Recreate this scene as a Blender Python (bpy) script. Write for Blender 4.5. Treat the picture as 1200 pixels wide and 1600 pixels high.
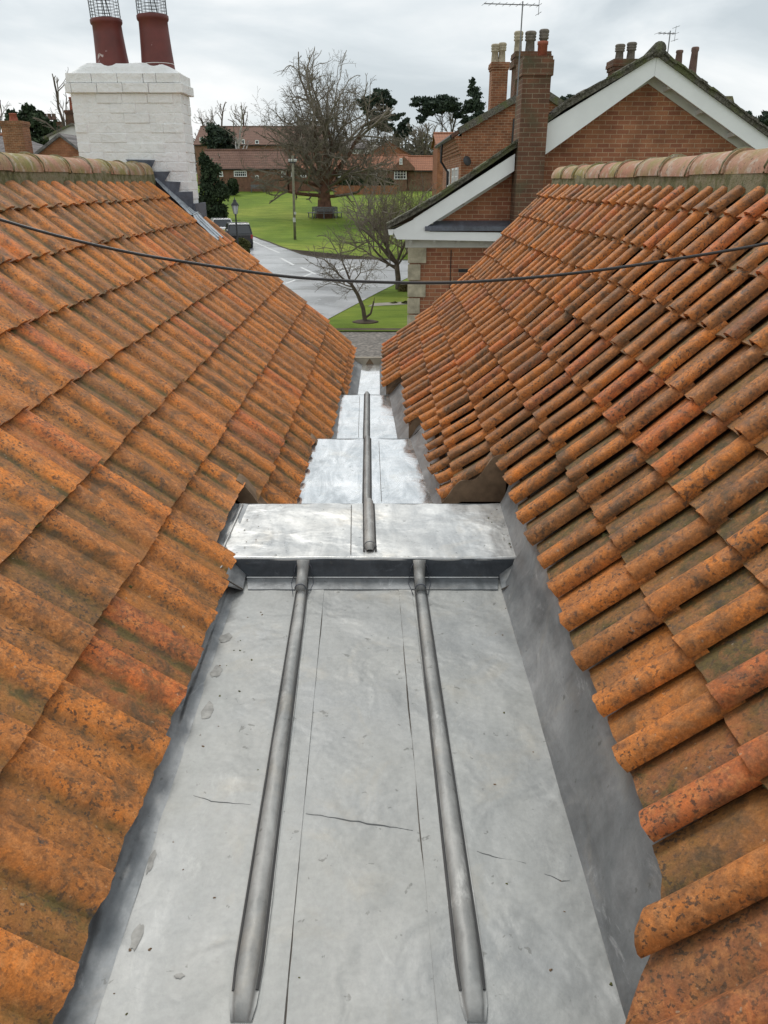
import bpy, bmesh, math, random
import numpy as np
from mathutils import Vector, Matrix, noise as mnoise
C = bpy.context
SC = C.scene
for o in list(bpy.data.objects): bpy.data.objects.remove(o)
R = math.radians
# ------------------------------------------------------------------ camera, sky, sun, exposure
CAMZ = 4.8; F = 1200.0; TH = math.atan(515/1200.0); CT = math.cos(TH); ST = math.sin(TH)
cam = bpy.data.objects.new('camera', bpy.data.cameras.new('camera'))
SC.collection.objects.link(cam); SC.camera = cam
cam.location = (0, 0, CAMZ); cam.rotation_euler = (math.pi/2 - TH, 0, 0)
cam.data.sensor_fit = 'VERTICAL'; cam.data.sensor_height = 36; cam.data.lens = 36*F/1600
cam.data.clip_start = .05; cam.data.clip_end = 2000
SC.render.resolution_x = 768; SC.render.resolution_y = 1024
SC.view_settings.view_transform = 'Standard'; SC.view_settings.look = 'None'
SC.view_settings.exposure = 0.12; SC.view_settings.gamma = 1
SUN_EL = R(52); SUN_AZ = R(-22)
w = bpy.data.worlds.new('World'); SC.world = w; w.use_nodes = True
nt = w.node_tree; nt.nodes.clear()
wo = nt.nodes.new('ShaderNodeOutputWorld')
sky = nt.nodes.new('ShaderNodeTexSky'); sky.sky_type = 'NISHITA'; sky.sun_disc = False
sky.sun_elevation = SUN_EL; sky.sun_rotation = SUN_AZ
bg1 = nt.nodes.new('ShaderNodeBackground'); bg1.inputs[1].default_value = .1
nt.links.new(sky.outputs[0], bg1.inputs[0])
tc = nt.nodes.new('ShaderNodeTexCoord')
mp = nt.nodes.new('ShaderNodeMapping'); mp.inputs['Scale'].default_value = (1.0, 1.0, 3.2)
nt.links.new(tc.outputs['Generated'], mp.inputs[0])
n1 = nt.nodes.new('ShaderNodeTexNoise'); n1.inputs['Scale'].default_value = 2.6; n1.inputs['Detail'].default_value = 7
n1.inputs['Roughness'].default_value = .5; n1.inputs['Distortion'].default_value = .35
nt.links.new(mp.outputs[0], n1.inputs['Vector'])
cr = nt.nodes.new('ShaderNodeValToRGB')
e = cr.color_ramp.elements
e[0].position = .40; e[0].color = (.58, .64, .675, 1)
e[1].position = .60; e[1].color = (.95, .965, .965, 1)
m_ = e.new(.5); m_.color = (.75, .80, .825, 1)
nt.links.new(n1.outputs['Fac'], cr.inputs[0])
bg2 = nt.nodes.new('ShaderNodeBackground'); bg2.inputs[1].default_value = .98
nt.links.new(cr.outputs[0], bg2.inputs[0])
mx = nt.nodes.new('ShaderNodeMixShader'); mx.inputs[0].default_value = .94
nt.links.new(bg1.outputs[0], mx.inputs[1]); nt.links.new(bg2.outputs[0], mx.inputs[2])
nt.links.new(mx.outputs[0], wo.inputs[0])
sun = bpy.data.objects.new('sun', bpy.data.lights.new('sun', 'SUN'))
SC.collection.objects.link(sun); sun.data.energy = 1.5; sun.data.angle = R(25); sun.data.color = (1, .96, .9)
# direction from the sky: azimuth measured like the sky texture
sd = Vector((math.sin(SUN_AZ)*math.cos(SUN_EL), math.cos(SUN_AZ)*math.cos(SUN_EL), math.sin(SUN_EL)))
sun.rotation_euler = sd.to_track_quat('Z', 'Y').to_euler()

# ------------------------------------------------------------------ projection helpers (photo pixel + real distance -> world point)
def P(px, py, Y):
    r = (800-py)/F
    H = Y*(ST - r*CT)/(CT + r*ST)
    d = Y*CT + H*ST
    return Vector(((px-600)/F*d, Y, CAMZ-H))
S = .82
def NR(x, H, Y): return Vector((x*S, Y*S, CAMZ-H*S))
def PH(px, py, H):            # pixel on the horizontal plane H (near units) below the eye
    r = (800-py)/F
    Y = H*(CT + r*ST)/(ST - r*CT)
    d = Y*CT + H*ST
    return ((px-600)/F*d, Y)
TER = [(-60, 0), (46, 0), (56, .12), (62, .26), (68, .40), (78, .95), (86, 1.45), (96, 2.45), (107, 3.7), (125, 3.9), (160, 4.4), (230, 7.0), (600, 8.0)]
def terr(y):
    for (a, za), (b, zb) in zip(TER, TER[1:]):
        if y <= b: return za + (zb-za)*max(0, (y-a))/(b-a)
    return TER[-1][1]
def G(px, py):
    Y = 8.0
    while Y < 500:
        p = P(px, py, Y)
        if p.z <= terr(Y): return Vector((p.x, Y, terr(Y)))
        Y += .05 if Y < 120 else .5
    return p

# ------------------------------------------------------------------ object helpers
def link(o): SC.collection.objects.link(o); return o
def tag(o, label=None, cat=None, group=None, kind=None):
    if label: o['label'] = label
    if cat: o['category'] = cat
    if group: o['group'] = group
    if kind: o['kind'] = kind
    return o
def empty(name, loc, label, cat, group=None, rz=0):
    o = link(bpy.data.objects.new(name, None)); o.location = loc; o.rotation_euler = (0, 0, rz)
    return tag(o, label, cat, group)
class MB:
    def __init__(s): s.v = []; s.f = []; s.mi = []; s.cur = 0
    def add(s, vs, fs):
        b = len(s.v); s.v += [tuple(x) for x in vs]
        for f in fs: s.f.append(tuple(b+i for i in f)); s.mi.append(s.cur)
        return b
    def box(s, x0, x1, y0, y1, z0, z1, M=None):
        vs = [Vector(p) for p in ((x0,y0,z0),(x1,y0,z0),(x1,y1,z0),(x0,y1,z0),(x0,y0,z1),(x1,y0,z1),(x1,y1,z1),(x0,y1,z1))]
        if M is not None: vs = [M @ p for p in vs]
        s.add(vs, [(3,2,1,0),(4,5,6,7),(0,1,5,4),(1,2,6,5),(2,3,7,6),(3,0,4,7)])
    def beam(s, a, b, w_, h, up=(0,0,1)):
        a = Vector(a); b = Vector(b); d = (b-a); L = d.length; d.normalize()
        u = Vector(up); sx = d.cross(u).normalized(); u = sx.cross(d).normalized()
        vs = []
        for p in (a, b):
            for i, j in ((-1,-1),(1,-1),(1,1),(-1,1)): vs.append(p + sx*i*w_/2 + u*j*h/2)
        s.add(vs, [(0,1,2,3),(7,6,5,4),(0,4,5,1),(1,5,6,2),(2,6,7,3),(3,7,4,0)])
    def poly(s, pts): s.add(pts, [tuple(range(len(pts)))])
    def slab(s, pts, off):          # polygon extruded along off
        off = Vector(off); n = len(pts); pts = [Vector(p) for p in pts]
        nn = Vector((0,0,0))
        for i in range(n): nn += (pts[i]-pts[0]).cross(pts[(i+1) % n]-pts[0])
        if nn.dot(off) > 0: pts = pts[::-1]
        s.add(pts + [p+off for p in pts], [tuple(range(n)), tuple(range(2*n-1, n-1, -1))] + [((i+1) % n, i, n+i, n+(i+1) % n) for i in range(n)])
    def tube(s, pts, rad, sides=8, cap=True, flat=None):
        pts = [Vector(p) for p in pts]; n = len(pts)
        if not hasattr(rad, '__len__'): rad = [rad]*n
        vs = []; fs = []; up = Vector((0,0,1))
        for i, p in enumerate(pts):
            d = (pts[min(i+1, n-1)] - pts[max(i-1, 0)])
            if d.length < 1e-9: d = Vector((0,0,1))
            d.normalize()
            a = d.cross(up) if abs(d.dot(up)) < .98 else d.cross(Vector((1,0,0)))
            a.normalize(); b = a.cross(d)
            for k in range(sides):
                t = 2*math.pi*k/sides
                vs.append(p + (a*math.cos(t) + b*math.sin(t))*rad[i])
        for i in range(n-1):
            for k in range(sides):
                k2 = (k+1) % sides
                fs.append((i*sides+k, i*sides+k2, (i+1)*sides+k2, (i+1)*sides+k))
        if cap:
            fs.append(tuple(range(sides-1, -1, -1))); fs.append(tuple(range((n-1)*sides, n*sides)))
        s.add(vs, fs)
    def lathe(s, c, prof, sides=20, M=None):
        vs = []; fs = []
        for (r_, z) in prof:
            for k in range(sides):
                t = 2*math.pi*k/sides
                p = Vector((c[0]+r_*math.cos(t), c[1]+r_*math.sin(t), c[2]+z))
                vs.append(p if M is None else M @ p)
        for i in range(len(prof)-1):
            for k in range(sides):
                k2 = (k+1) % sides
                fs.append((i*sides+k, i*sides+k2, (i+1)*sides+k2, (i+1)*sides+k))
        fs.append(tuple(range(sides-1, -1, -1))); fs.append(tuple(range((len(prof)-1)*sides, len(prof)*sides)))
        s.add(vs, fs)
    def grid(s, rows):
        nr = len(rows); nc = len(rows[0]); vs = [p for r_ in rows for p in r_]
        s.add(vs, [(i*nc+j, i*nc+j+1, (i+1)*nc+j+1, (i+1)*nc+j) for i in range(nr-1) for j in range(nc-1)])
    def build(s, name, mats, parent=None, smooth=False, base=None, col=None):
        me = bpy.data.meshes.new(name)
        me.from_pydata(s.v, [], s.f)
        if not isinstance(mats, (list, tuple)): mats = [mats]
        for m in mats: me.materials.append(m)
        me.polygons.foreach_set('material_index', s.mi)
        if smooth: me.polygons.foreach_set('use_smooth', [True]*len(s.f))
        # box-projected UVs in metres
        uv = me.uv_layers.new(name='UVMap'); n = len(me.loops)
        co = np.empty(len(me.vertices)*3); me.vertices.foreach_get('co', co); co = co.reshape(-1, 3)
        li = np.empty(n, dtype=np.int32); me.loops.foreach_get('vertex_index', li)
        nm = np.empty(len(me.polygons)*3); me.polygons.foreach_get('normal', nm); nm = np.abs(nm.reshape(-1, 3))
        lt = np.empty(len(me.polygons), dtype=np.int32); me.polygons.foreach_get('loop_total', lt)
        ax = np.repeat(nm.argmax(1), lt); c = co[li]
        u = np.where((ax == 0)[:, None], c[:, [1, 2]], np.where((ax == 1)[:, None], c[:, [0, 2]], c[:, [0, 1]]))
        uv.data.foreach_set('uv', u.ravel())
        if col is not None:
            at = me.color_attributes.new('tint', 'FLOAT_COLOR', 'POINT'); at.data.foreach_set('color', np.asarray(col, dtype=np.float32).ravel())
        me.update()
        o = link(bpy.data.objects.new(name, me))
        if parent is not None:
            o.parent = parent
            if base is None:
                b = Vector((0,0,0)); q = parent
                while q is not None: b += Vector(q.location); q = q.parent
                o.location = -b
            else: o.location = base
        return o

# ------------------------------------------------------------------ materials
class NT:
    def __init__(s, name):
        s.m = bpy.data.materials.new(name); s.m.use_nodes = True; s.t = s.m.node_tree; s.n = s.t.nodes; s.b = s.n['Principled BSDF']
        s.tc = s.n.new('ShaderNodeTexCoord')
    def noise(s, scale, detail=4, rough=.55, vec=None, dist=0, stretch=None, src='Object'):
        x = s.n.new('ShaderNodeTexNoise'); x.inputs['Scale'].default_value = scale; x.inputs['Detail'].default_value = detail
        x.inputs['Roughness'].default_value = rough; x.inputs['Distortion'].default_value = dist
        v = vec or s.tc.outputs[src]
        if stretch:
            mpp = s.n.new('ShaderNodeMapping'); mpp.inputs['Scale'].default_value = stretch; s.t.links.new(v, mpp.inputs[0]); v = mpp.outputs[0]
        s.t.links.new(v, x.inputs['Vector']); return x.outputs['Fac']
    def ramp(s, fac, stops, interp='LINEAR'):
        x = s.n.new('ShaderNodeValToRGB'); x.color_ramp.interpolation = interp; el = x.color_ramp.elements
        while len(el) < len(stops): el.new(.5)
        for q, (p, c) in zip(el, stops):
            q.position = p; q.color = (c, c, c, 1) if not hasattr(c, '__len__') else (*c, 1)
        s.t.links.new(fac, x.inputs[0]); return x.outputs[0]
    def mix(s, fac, a, b, mode='MIX'):
        x = s.n.new('ShaderNodeMix'); x.data_type = 'RGBA'; x.blend_type = mode; x.clamp_result = False
        for sock, val in ((x.inputs[0], fac), (x.inputs[6], a), (x.inputs[7], b)):
            if isinstance(val, bpy.types.NodeSocket): s.t.links.new(val, sock)
            elif hasattr(val, '__len__'): sock.default_value = (*val, 1)
            else: sock.default_value = val
        return x.outputs[2]
    def math(s, op, a, b=0.0):
        x = s.n.new('ShaderNodeMath'); x.operation = op
        for sock, val in ((x.inputs[0], a), (x.inputs[1], b)):
            if isinstance(val, bpy.types.NodeSocket): s.t.links.new(val, sock)
            else: sock.default_value = val
        return x.outputs[0]
    def attr(s, name):
        x = s.n.new('ShaderNodeAttribute'); x.attribute_name = name
        y = s.n.new('ShaderNodeSeparateColor'); s.t.links.new(x.outputs['Color'], y.inputs[0]); return y.outputs
    def bump(s, h, strength=.3, dist=.01, prev=None):
        x = s.n.new('ShaderNodeBump'); x.inputs['Strength'].default_value = strength; x.inputs['Distance'].default_value = dist
        s.t.links.new(h, x.inputs['Height'])
        if prev is not None: s.t.links.new(prev, x.inputs['Normal'])
        s.t.links.new(x.outputs[0], s.b.inputs['Normal']); return x.outputs[0]
    def set(s, **k):
        for a, v in k.items():
            sock = s.b.inputs[{'color': 'Base Color', 'rough': 'Roughness', 'metal': 'Metallic', 'spec': 'Specular IOR Level', 'coat': 'Coat Weight', 'trans': 'Transmission Weight', 'coatr': 'Coat Roughness'}[a]]
            if isinstance(v, bpy.types.NodeSocket): s.t.links.new(v, sock)
            elif hasattr(v, '__len__'): sock.default_value = (*v, 1)
            else: sock.default_value = v
        return s.m
def plain(name, c, rough=.6, var=.15, scale=6, metal=0, spec=.5, bump=0, bscale=40):
    t = NT(name); n = t.noise(scale, 5)
    k = t.ramp(n, [(.3, tuple(x*(1-var) for x in c)), (.7, tuple(min(1, x*(1+var)) for x in c))])
    if bump: t.bump(t.noise(bscale, 4), bump, .01)
    return t.set(color=k, rough=rough, metal=metal, spec=spec)
def brick(name, c1, c2, mortar, w_=.215, h=.065, j=.01, rough=.9, vary=None, stain=None):
    t = NT(name); x = t.n.new('ShaderNodeTexBrick'); t.t.links.new(t.tc.outputs['UV'], x.inputs['Vector'])
    x.inputs['Scale'].default_value = 1; x.inputs['Brick Width'].default_value = w_+j; x.inputs['Row Height'].default_value = h+j
    x.inputs['Mortar Size'].default_value = j/2; x.inputs['Mortar Smooth'].default_value = .2
    x.inputs['Color1'].default_value = (*c1, 1); x.inputs['Color2'].default_value = (*c2, 1); x.inputs['Mortar'].default_value = (*mortar, 1)
    x.inputs['Bias'].default_value = -.1
    n = t.noise(2.2, 5, src='UV'); k = t.mix(.8, x.outputs['Color'], t.ramp(n, [(.3, (.6,.55,.5)), (.7, (1.25,1.15,1.05))]), 'MULTIPLY')
    n2 = t.noise(60, 4, src='UV'); k = t.mix(.5, k, t.ramp(n2, [(.3, .6), (.7, 1.3)]), 'MULTIPLY')
    if stain: k = t.mix(t.ramp(t.noise(1.6, 6, src='UV', dist=.5), [(.5, 0), (.68, .75)]), k, stain)
    t.bump(t.math('ADD', t.math('MULTIPLY', x.outputs['Fac'], -1.0), t.math('MULTIPLY', n2, .4)), .5, .01)
    return t.set(color=k, rough=rough, spec=.25)
M = {}
# clay tiles: colour from fired clay, lichen, moss and painted groove shade; tint = (random, height on the profile, random 2, along the slope)
def clay(name, dark=1.0, moss=.5):
    t = NT(name); a = t.attr('tint')
    base = t.ramp(a[0], [(0, (.30,.125,.042)), (.22, (.42,.155,.040)), (.5, (.52,.18,.038)), (.8, (.60,.205,.04)), (.94, (.56,.155,.042)), (1, (.28,.115,.05))])
    big = t.noise(2.4, 4, .6); mid = t.noise(22, 6, .68, dist=.3); fine = t.noise(120, 6, .7); speck = t.noise(95, 4, .62, dist=.1)
    k = t.mix(.85, base, t.ramp(mid, [(.3, (.28,.27,.26)), (.46, (.95,.95,.95)), (.7, (1.55,1.38,1.1))]), 'MULTIPLY')
    # orange-buff lichen bloom
    k = t.mix(t.ramp(t.noise(38, 6, .7, dist=.4), [(.5, 0), (.64, .65)]), k, (.66,.27,.085))
    # olive film in the pans and over whole tiles, darkened to paint groove shade
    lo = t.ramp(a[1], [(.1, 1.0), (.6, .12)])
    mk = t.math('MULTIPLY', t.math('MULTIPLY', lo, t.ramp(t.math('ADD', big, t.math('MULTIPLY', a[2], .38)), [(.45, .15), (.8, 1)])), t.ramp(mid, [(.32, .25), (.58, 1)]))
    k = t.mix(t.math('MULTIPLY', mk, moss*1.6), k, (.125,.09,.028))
    # near-black lichen specks and blotches
    sp = t.math('MULTIPLY', t.ramp(speck, [(.55, 0), (.6, 1)]), t.ramp(t.noise(6, 4), [(.35, .25), (.6, 1)]))
    k = t.mix(t.math('MULTIPLY', sp, .82), k, (.055,.04,.028))
    bl = t.math('MULTIPLY', t.ramp(t.noise(17, 5, .7, dist=.6), [(.6, 0), (.68, 1)]), t.ramp(a[2], [(.3, 0), (.8, .9)]))
    k = t.mix(bl, k, (.075,.058,.045))
    k = t.mix(t.math('MULTIPLY', t.ramp(t.noise(9, 6, .7, dist=.8), [(.47, 0), (.64, .85)]), t.ramp(big, [(.32, .3), (.58, 1)])), k, (.095,.062,.03))
    # pale grey spots
    k = t.mix(t.ramp(t.noise(55, 2, .5), [(.72, 0), (.76, .5)]), k, (.42,.36,.26))
    k = t.mix(.55, k, t.ramp(fine, [(.3, .55), (.7, 1.45)]), 'MULTIPLY')
    k = t.mix(.3, k, t.ramp(t.noise(260, 3, .6), [(.35, .55), (.65, 1.45)]), 'MULTIPLY')
    if dark != 1: k = t.mix(1, k, (dark,)*3, 'MULTIPLY')
    b1 = t.bump(mid, .35, .006); t.bump(fine, .65, .003, b1)
    return t.set(color=k, rough=t.ramp(mid, [(.3, .5), (.7, .85)]), spec=.4)
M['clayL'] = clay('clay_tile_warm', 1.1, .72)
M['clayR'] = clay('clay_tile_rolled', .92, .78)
def ridgemat():
    t = NT('ridge_clay'); a = t.attr('tint'); big = t.noise(5, 5, .6); fine = t.noise(90, 6, .7)
    k = t.ramp(a[0], [(0, (.40,.20,.13)), (.5, (.46,.26,.18)), (1, (.36,.22,.15))])
    k = t.mix(t.ramp(big, [(.42, 0), (.62, .85)]), k, (.24,.235,.07))
    k = t.mix(t.ramp(t.noise(14, 5, .65, dist=.4), [(.52, 0), (.64, .75)]), k, (.50,.44,.36))
    k = t.mix(t.ramp(t.noise(48, 4, .6), [(.6, 0), (.66, .6)]), k, (.09,.075,.05))
    k = t.mix(.5, k, t.ramp(fine, [(.3, .65), (.7, 1.35)]), 'MULTIPLY')
    t.bump(fine, .6, .004); return t.set(color=k, rough=.9, spec=.3)
M['ridge'] = ridgemat()
def mossmortar():
    t = NT('mossy_mortar'); k = t.ramp(t.noise(14, 6, .65), [(.3, (.06,.055,.03)), (.45, (.15,.145,.06)), (.56, (.25,.22,.14)), (.68, (.10,.11,.035)), (.8, (.2,.2,.08))])
    t.bump(t.noise(60, 6, .7), .8, .01); return t.set(color=k, rough=.95)
M['mortar'] = mossmortar()
M['moss'] = plain('green_moss', (.15,.15,.05), .95, .5, 60, bump=1, bscale=200)
M['deck'] = plain('tile_underside', (.09,.05,.03), .95)
M['underclay'] = plain('dark_clay_underside', (.21,.14,.085), .9, .3, 20)
def lead(name, c0, c1, rough, metal, wet, seed=0.0, var=1.0):
    t = NT(name)
    mp0 = t.n.new('ShaderNodeMapping'); mp0.inputs['Location'].default_value = (seed, seed*.7, seed); t.t.links.new(t.tc.outputs['Object'], mp0.inputs[0]); V = mp0.outputs[0]
    big = t.noise(3.2, 6, .6, V, .5); st = t.noise(7, 7, .7, V, .6, (1.5, .4, 1)); fine = t.noise(70, 6, .7, V); sp = t.noise(34, 3, .55, V, .3)
    k = t.mix(t.ramp(big, [(.3, 0), (.7, 1)]), c0, c1)
    k = t.mix(.9, k, t.ramp(st, [(.3, 1-.38*var), (.5, 1), (.7, 1+.42*var)]), 'MULTIPLY')
    k = t.mix(t.ramp(t.noise(5, 6, .65, V, .8), [(.55, 0), (.72, .3)]), k, tuple(x*y for x, y in zip(c1, (1.15, 1.0, .8))))     # tan tarnish
    k = t.mix(t.ramp(sp, [(.68, 0), (.72, .55)]), k, (.10,.10,.09))
    k = t.mix(t.ramp(t.noise(9, 7, .75, V, 1.2, (1, .35, 1)), [(.58, 0), (.68, .42*var)]), k, tuple(min(.85, x*1.9) for x in c1))
    k = t.mix(.35, k, t.ramp(fine, [(.3, .75), (.7, 1.25)]), 'MULTIPLY')
    r_ = t.ramp(t.math('ADD', t.math('MULTIPLY', st, .6), t.math('MULTIPLY', big, .4)), [(.35, max(.06, rough-.14)), (.65, rough+.14)])
    b0 = t.bump(t.noise(4.5, 3, .5, V, .4), .6*(1-wet*.7), .035); b0 = t.bump(t.noise(15, 3, .5, V, .5), .2*(1-wet*.8), .01, b0); b1 = t.bump(fine, .25*(1-wet*.8), .003, b0)
    return t.set(color=k, rough=r_, metal=metal, coat=wet, coatr=.06, spec=.5)
M['lead'] = lead('weathered_lead_sheet', (.28,.29,.29), (.35,.355,.34), .54, .3, .06, 0, .42)
M['lead_side_'] = None
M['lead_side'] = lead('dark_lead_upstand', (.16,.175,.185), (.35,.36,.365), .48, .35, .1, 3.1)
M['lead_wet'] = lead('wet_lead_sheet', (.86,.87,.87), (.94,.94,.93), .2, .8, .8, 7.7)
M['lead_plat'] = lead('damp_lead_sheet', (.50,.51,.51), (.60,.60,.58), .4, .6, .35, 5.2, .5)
M['lead_shade'] = lead('shaded_lead_drip', (.045,.052,.06), (.08,.088,.098), .6, 0, .0, 1.4)  # much darker than the sheet lead; the drip's shade is in its colour
M['lead_shade'].node_tree.nodes['Principled BSDF'].inputs['Specular IOR Level'].default_value = .15
M['lead_new'] = lead('new_lead_saddle', (.33,.37,.41), (.55,.59,.62), .4, .5, .2, 9.2)
M['lead_flash'] = lead('dark_lead_flashing', (.09,.10,.125), (.14,.15,.18), .55, .2, 0, 2.2)
M['lead_roll'] = lead('lead_roll', (.19,.20,.20), (.38,.38,.365), .55, .2, .05, 4.4)
M['seam'] = plain('seam_shade', (.11,.095,.08), .8)  # dark brown tone draws in the shade along sheet edges
M['tarnish'] = plain('tarnish_mark', (.20,.20,.19), .5, .35, 45, metal=.3)
M['crease'] = plain('crease_shade', (.075,.075,.075), .8)  # dark grey strips put in for shade at the roll roots
M['scratch'] = plain('scratch', (.16,.165,.165), .7)
def whitebrick():
    t = NT('white_painted_brick'); fine = t.noise(70, 6, .7); n = t.noise(11, 6, .65, dist=.3)
    k = t.ramp(n, [(.3, (.84,.84,.83)), (.6, (.93,.93,.92)), (.8, (.88,.86,.83))])
    k = t.mix(t.ramp(t.noise(26, 4, .6), [(.7, 0), (.76, .35)]), k, (.5,.47,.42))
    b = t.bump(n, .8, .02); b = t.bump(t.noise(34, 5, .65, dist=.5), .7, .008, b); t.bump(fine, .5, .004, b); return t.set(color=k, rough=.75, spec=.3)
M['whitebrick'] = whitebrick()
def potmat():
    t = NT('red_clay_pot'); k = t.ramp(t.noise(7, 5), [(.3, (.11,.028,.024)), (.7, (.18,.042,.034))])
    k = t.mix(t.ramp(t.noise(13, 5, .6, dist=.8, stretch=(1,1,.5)), [(.69, 0), (.71, 1)]), k, (.55,.45,.44))
    k = t.mix(t.ramp(t.noise(40, 5, .6), [(.6, 0), (.7, .3)]), k, (.07,.03,.03))
    return t.set(color=k, rough=.55)
M['pot'] = potmat()
M['white'] = plain('white_paint', (.88,.89,.89), .45, .04, 3)
M['soffit'] = plain('pale_soffit', (.66,.66,.63), .6, .07, 5)
M['stone'] = plain('pale_stone_quoin', (.46,.41,.30), .9, .3, 7, bump=.4, bscale=50)
M['brickN'] = brick('bungalow_brick', (.40,.185,.105), (.28,.115,.075), (.50,.37,.26), j=.012)
M['brickS'] = brick('stack_brick', (.20,.10,.065), (.13,.075,.055), (.27,.23,.17), stain=(.10,.10,.06), j=.012)
M['brickO'] = brick('old_brick', (.36,.16,.085), (.22,.10,.06), (.46,.38,.27), h=.07, j=.013)
M['brickO2'] = brick('sooty_old_brick', (.17,.085,.055), (.10,.06,.045), (.2,.17,.13), h=.07, stain=(.09,.10,.05))
M['brickC'] = brick('cottage_brick', (.26,.135,.095), (.19,.10,.075), (.30,.24,.19), stain=(.22,.15,.10))
M['brickD'] = brick('gable_brick', (.38,.16,.09), (.30,.12,.075), (.42,.30,.2))
def rooftile(name, c, c2, sc=.3):
    t = NT(name); wv = t.n.new('ShaderNodeTexWave'); wv.wave_type = 'BANDS'; wv.bands_direction = 'Z'; wv.inputs['Scale'].default_value = 1/sc*.32; wv.inputs['Distortion'].default_value = .4
    t.t.links.new(t.tc.outputs['Object'], wv.inputs[0])
    wx = t.n.new('ShaderNodeTexWave'); wx.wave_type = 'BANDS'; wx.bands_direction = 'X'; wx.inputs['Scale'].default_value = 1.25; wx.inputs['Distortion'].default_value = .2
    t.t.links.new(t.tc.outputs['Object'], wx.inputs[0])
    k = t.ramp(t.noise(1.4, 7, .7), [(.3, c), (.7, c2)])
    k = t.mix(.7, k, t.ramp(t.noise(9, 5, .7), [(.3, .6), (.7, 1.4)]), 'MULTIPLY')
    k = t.mix(.45, k, t.ramp(wv.outputs['Fac'], [(0, .5), (.35, 1.1)]), 'MULTIPLY')
    k = t.mix(.3, k, t.ramp(wx.outputs['Fac'], [(0, .5), (.4, 1.1)]), 'MULTIPLY')
    t.bump(t.math('ADD', wv.outputs['Fac'], wx.outputs['Fac']), .5, .05)
    return t.set(color=k, rough=.9)
M['roofC'] = rooftile('brown_pantile_roof', (.13,.07,.05), (.21,.11,.075))
M['roofO'] = rooftile('orange_pantile_roof', (.26,.11,.06), (.36,.15,.08))
M['roofS'] = rooftile('grey_slate_roof', (.13,.12,.12), (.19,.17,.165))
def mossroof():
    t = NT('mossy_verge_tile'); k = t.ramp(t.noise(26, 6, .7, dist=.4), [(.35, (.06,.055,.045)), (.5, (.13,.12,.095)), (.62, (.26,.245,.21)), (.75, (.15,.12,.08))])
    k = t.mix(t.ramp(t.noise(3, 5), [(.5, 0), (.65, .75)]), k, (.13,.15,.05))
    t.bump(t.noise(30, 6, .7), 1, .03); return t.set(color=k, rough=.95)
M['mossroof'] = mossroof()
def grass():
    t = NT('grass'); a = t.noise(.11, 5, .6); b = t.noise(1.3, 7, .7, stretch=(.35, 1, 1)); c = t.noise(30, 5, .7)
    k = t.ramp(a, [(.3, (.10,.165,.022)), (.5, (.155,.235,.028)), (.7, (.25,.30,.05))])
    k = t.mix(.8, k, t.ramp(b, [(.3, (.55,.62,.5)), (.7, (1.45,1.32,1.25))]), 'MULTIPLY')
    k = t.mix(.6, k, t.ramp(c, [(.3, .5), (.7, 1.45)]), 'MULTIPLY')
    t.bump(c, .8, .05); return t.set(color=k, rough=.9, spec=.2)
M['grass'] = grass()
def road():
    t = NT('wet_asphalt'); a = t.noise(.5, 5, .6, stretch=(.5, 1, 1), dist=.7)
    k = t.ramp(t.noise(3, 6, .7), [(.3, (.34,.355,.37)), (.7, (.47,.48,.50))])  # asphalt lightened to carry the sky's reflection in its base colour
    k = t.mix(.5, k, t.ramp(t.noise(60, 4, .7), [(.3, .6), (.7, 1.4)]), 'MULTIPLY')
    t.bump(t.noise(25, 5, .7), .05, .01)
    return t.set(color=k, rough=t.ramp(a, [(.35, .22), (.62, .42)]), spec=1, coat=t.ramp(a, [(.35, 1), (.6, .5)]), coatr=.3)
M['road'] = road()
M['mark'] = plain('road_paint', (.66,.67,.66), .5, .25, 14)
M['gravel'] = None
def gravel():
    t = NT('cobbled_gravel'); v = t.n.new('ShaderNodeTexVoronoi'); v.inputs['Scale'].default_value = 9; mpp = t.n.new('ShaderNodeMapping'); mpp.inputs['Scale'].default_value = (1, 1.6, 1)
    t.t.links.new(t.tc.outputs['Object'], mpp.inputs[0]); t.t.links.new(mpp.outputs[0], v.inputs['Vector'])
    k = t.mix(t.ramp(v.outputs['Distance'], [(.2, 0), (.7, .8)]), t.ramp(v.outputs['Color'], [(.2, (.16,.14,.12)), (.8, (.30,.26,.225))]), (.05,.045,.035))
    k = t.mix(.6, k, t.ramp(t.noise(1.2, 5), [(.3, .7), (.7, 1.25)]), 'MULTIPLY'); t.bump(v.outputs['Distance'], .8, -.03)
    return t.set(color=k, rough=.6)
M['gravel'] = gravel()
M['bark'] = plain('bark', (.105,.083,.062), .95, .4, 5, bump=.8, bscale=9)
M['barkred'] = plain('ivy_bark', (.15,.075,.05), .95, .45, 3, bump=1, bscale=6)
M['twig'] = plain('twig', (.19,.16,.125), .9, .3, 2)
M['twig_olive'] = plain('olive_twig', (.15,.135,.07), .9, .3, 2)
M['twig_pale'] = plain('pale_twig', (.24,.20,.175), .9, .3, 2)
M['birch'] = plain('birch_bark', (.42,.40,.37), .9, .3, 4)
def leaf(name, c, c2):
    t = NT(name); a = t.attr('tint'); k = t.ramp(a[0], [(0, c), (1, c2)]); return t.set(color=k, rough=.8, spec=.25)
M['pine'] = leaf('pine_needles', (.026,.045,.034), (.075,.10,.065))
M['yew'] = leaf('yew_foliage', (.016,.03,.016), (.06,.085,.04))
M['shrub'] = leaf('shrub_leaves', (.09,.06,.045), (.21,.20,.06))
M['hedge'] = leaf('hedge_leaves', (.055,.07,.02), (.13,.13,.05))
M['wood_dist'] = leaf('distant_wood', (.085,.08,.065), (.15,.135,.105))
M['black'] = plain('black_plastic', (.018,.018,.02), .4, .2)
M['iron'] = plain('black_iron', (.03,.032,.033), .5, .2)
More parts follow.
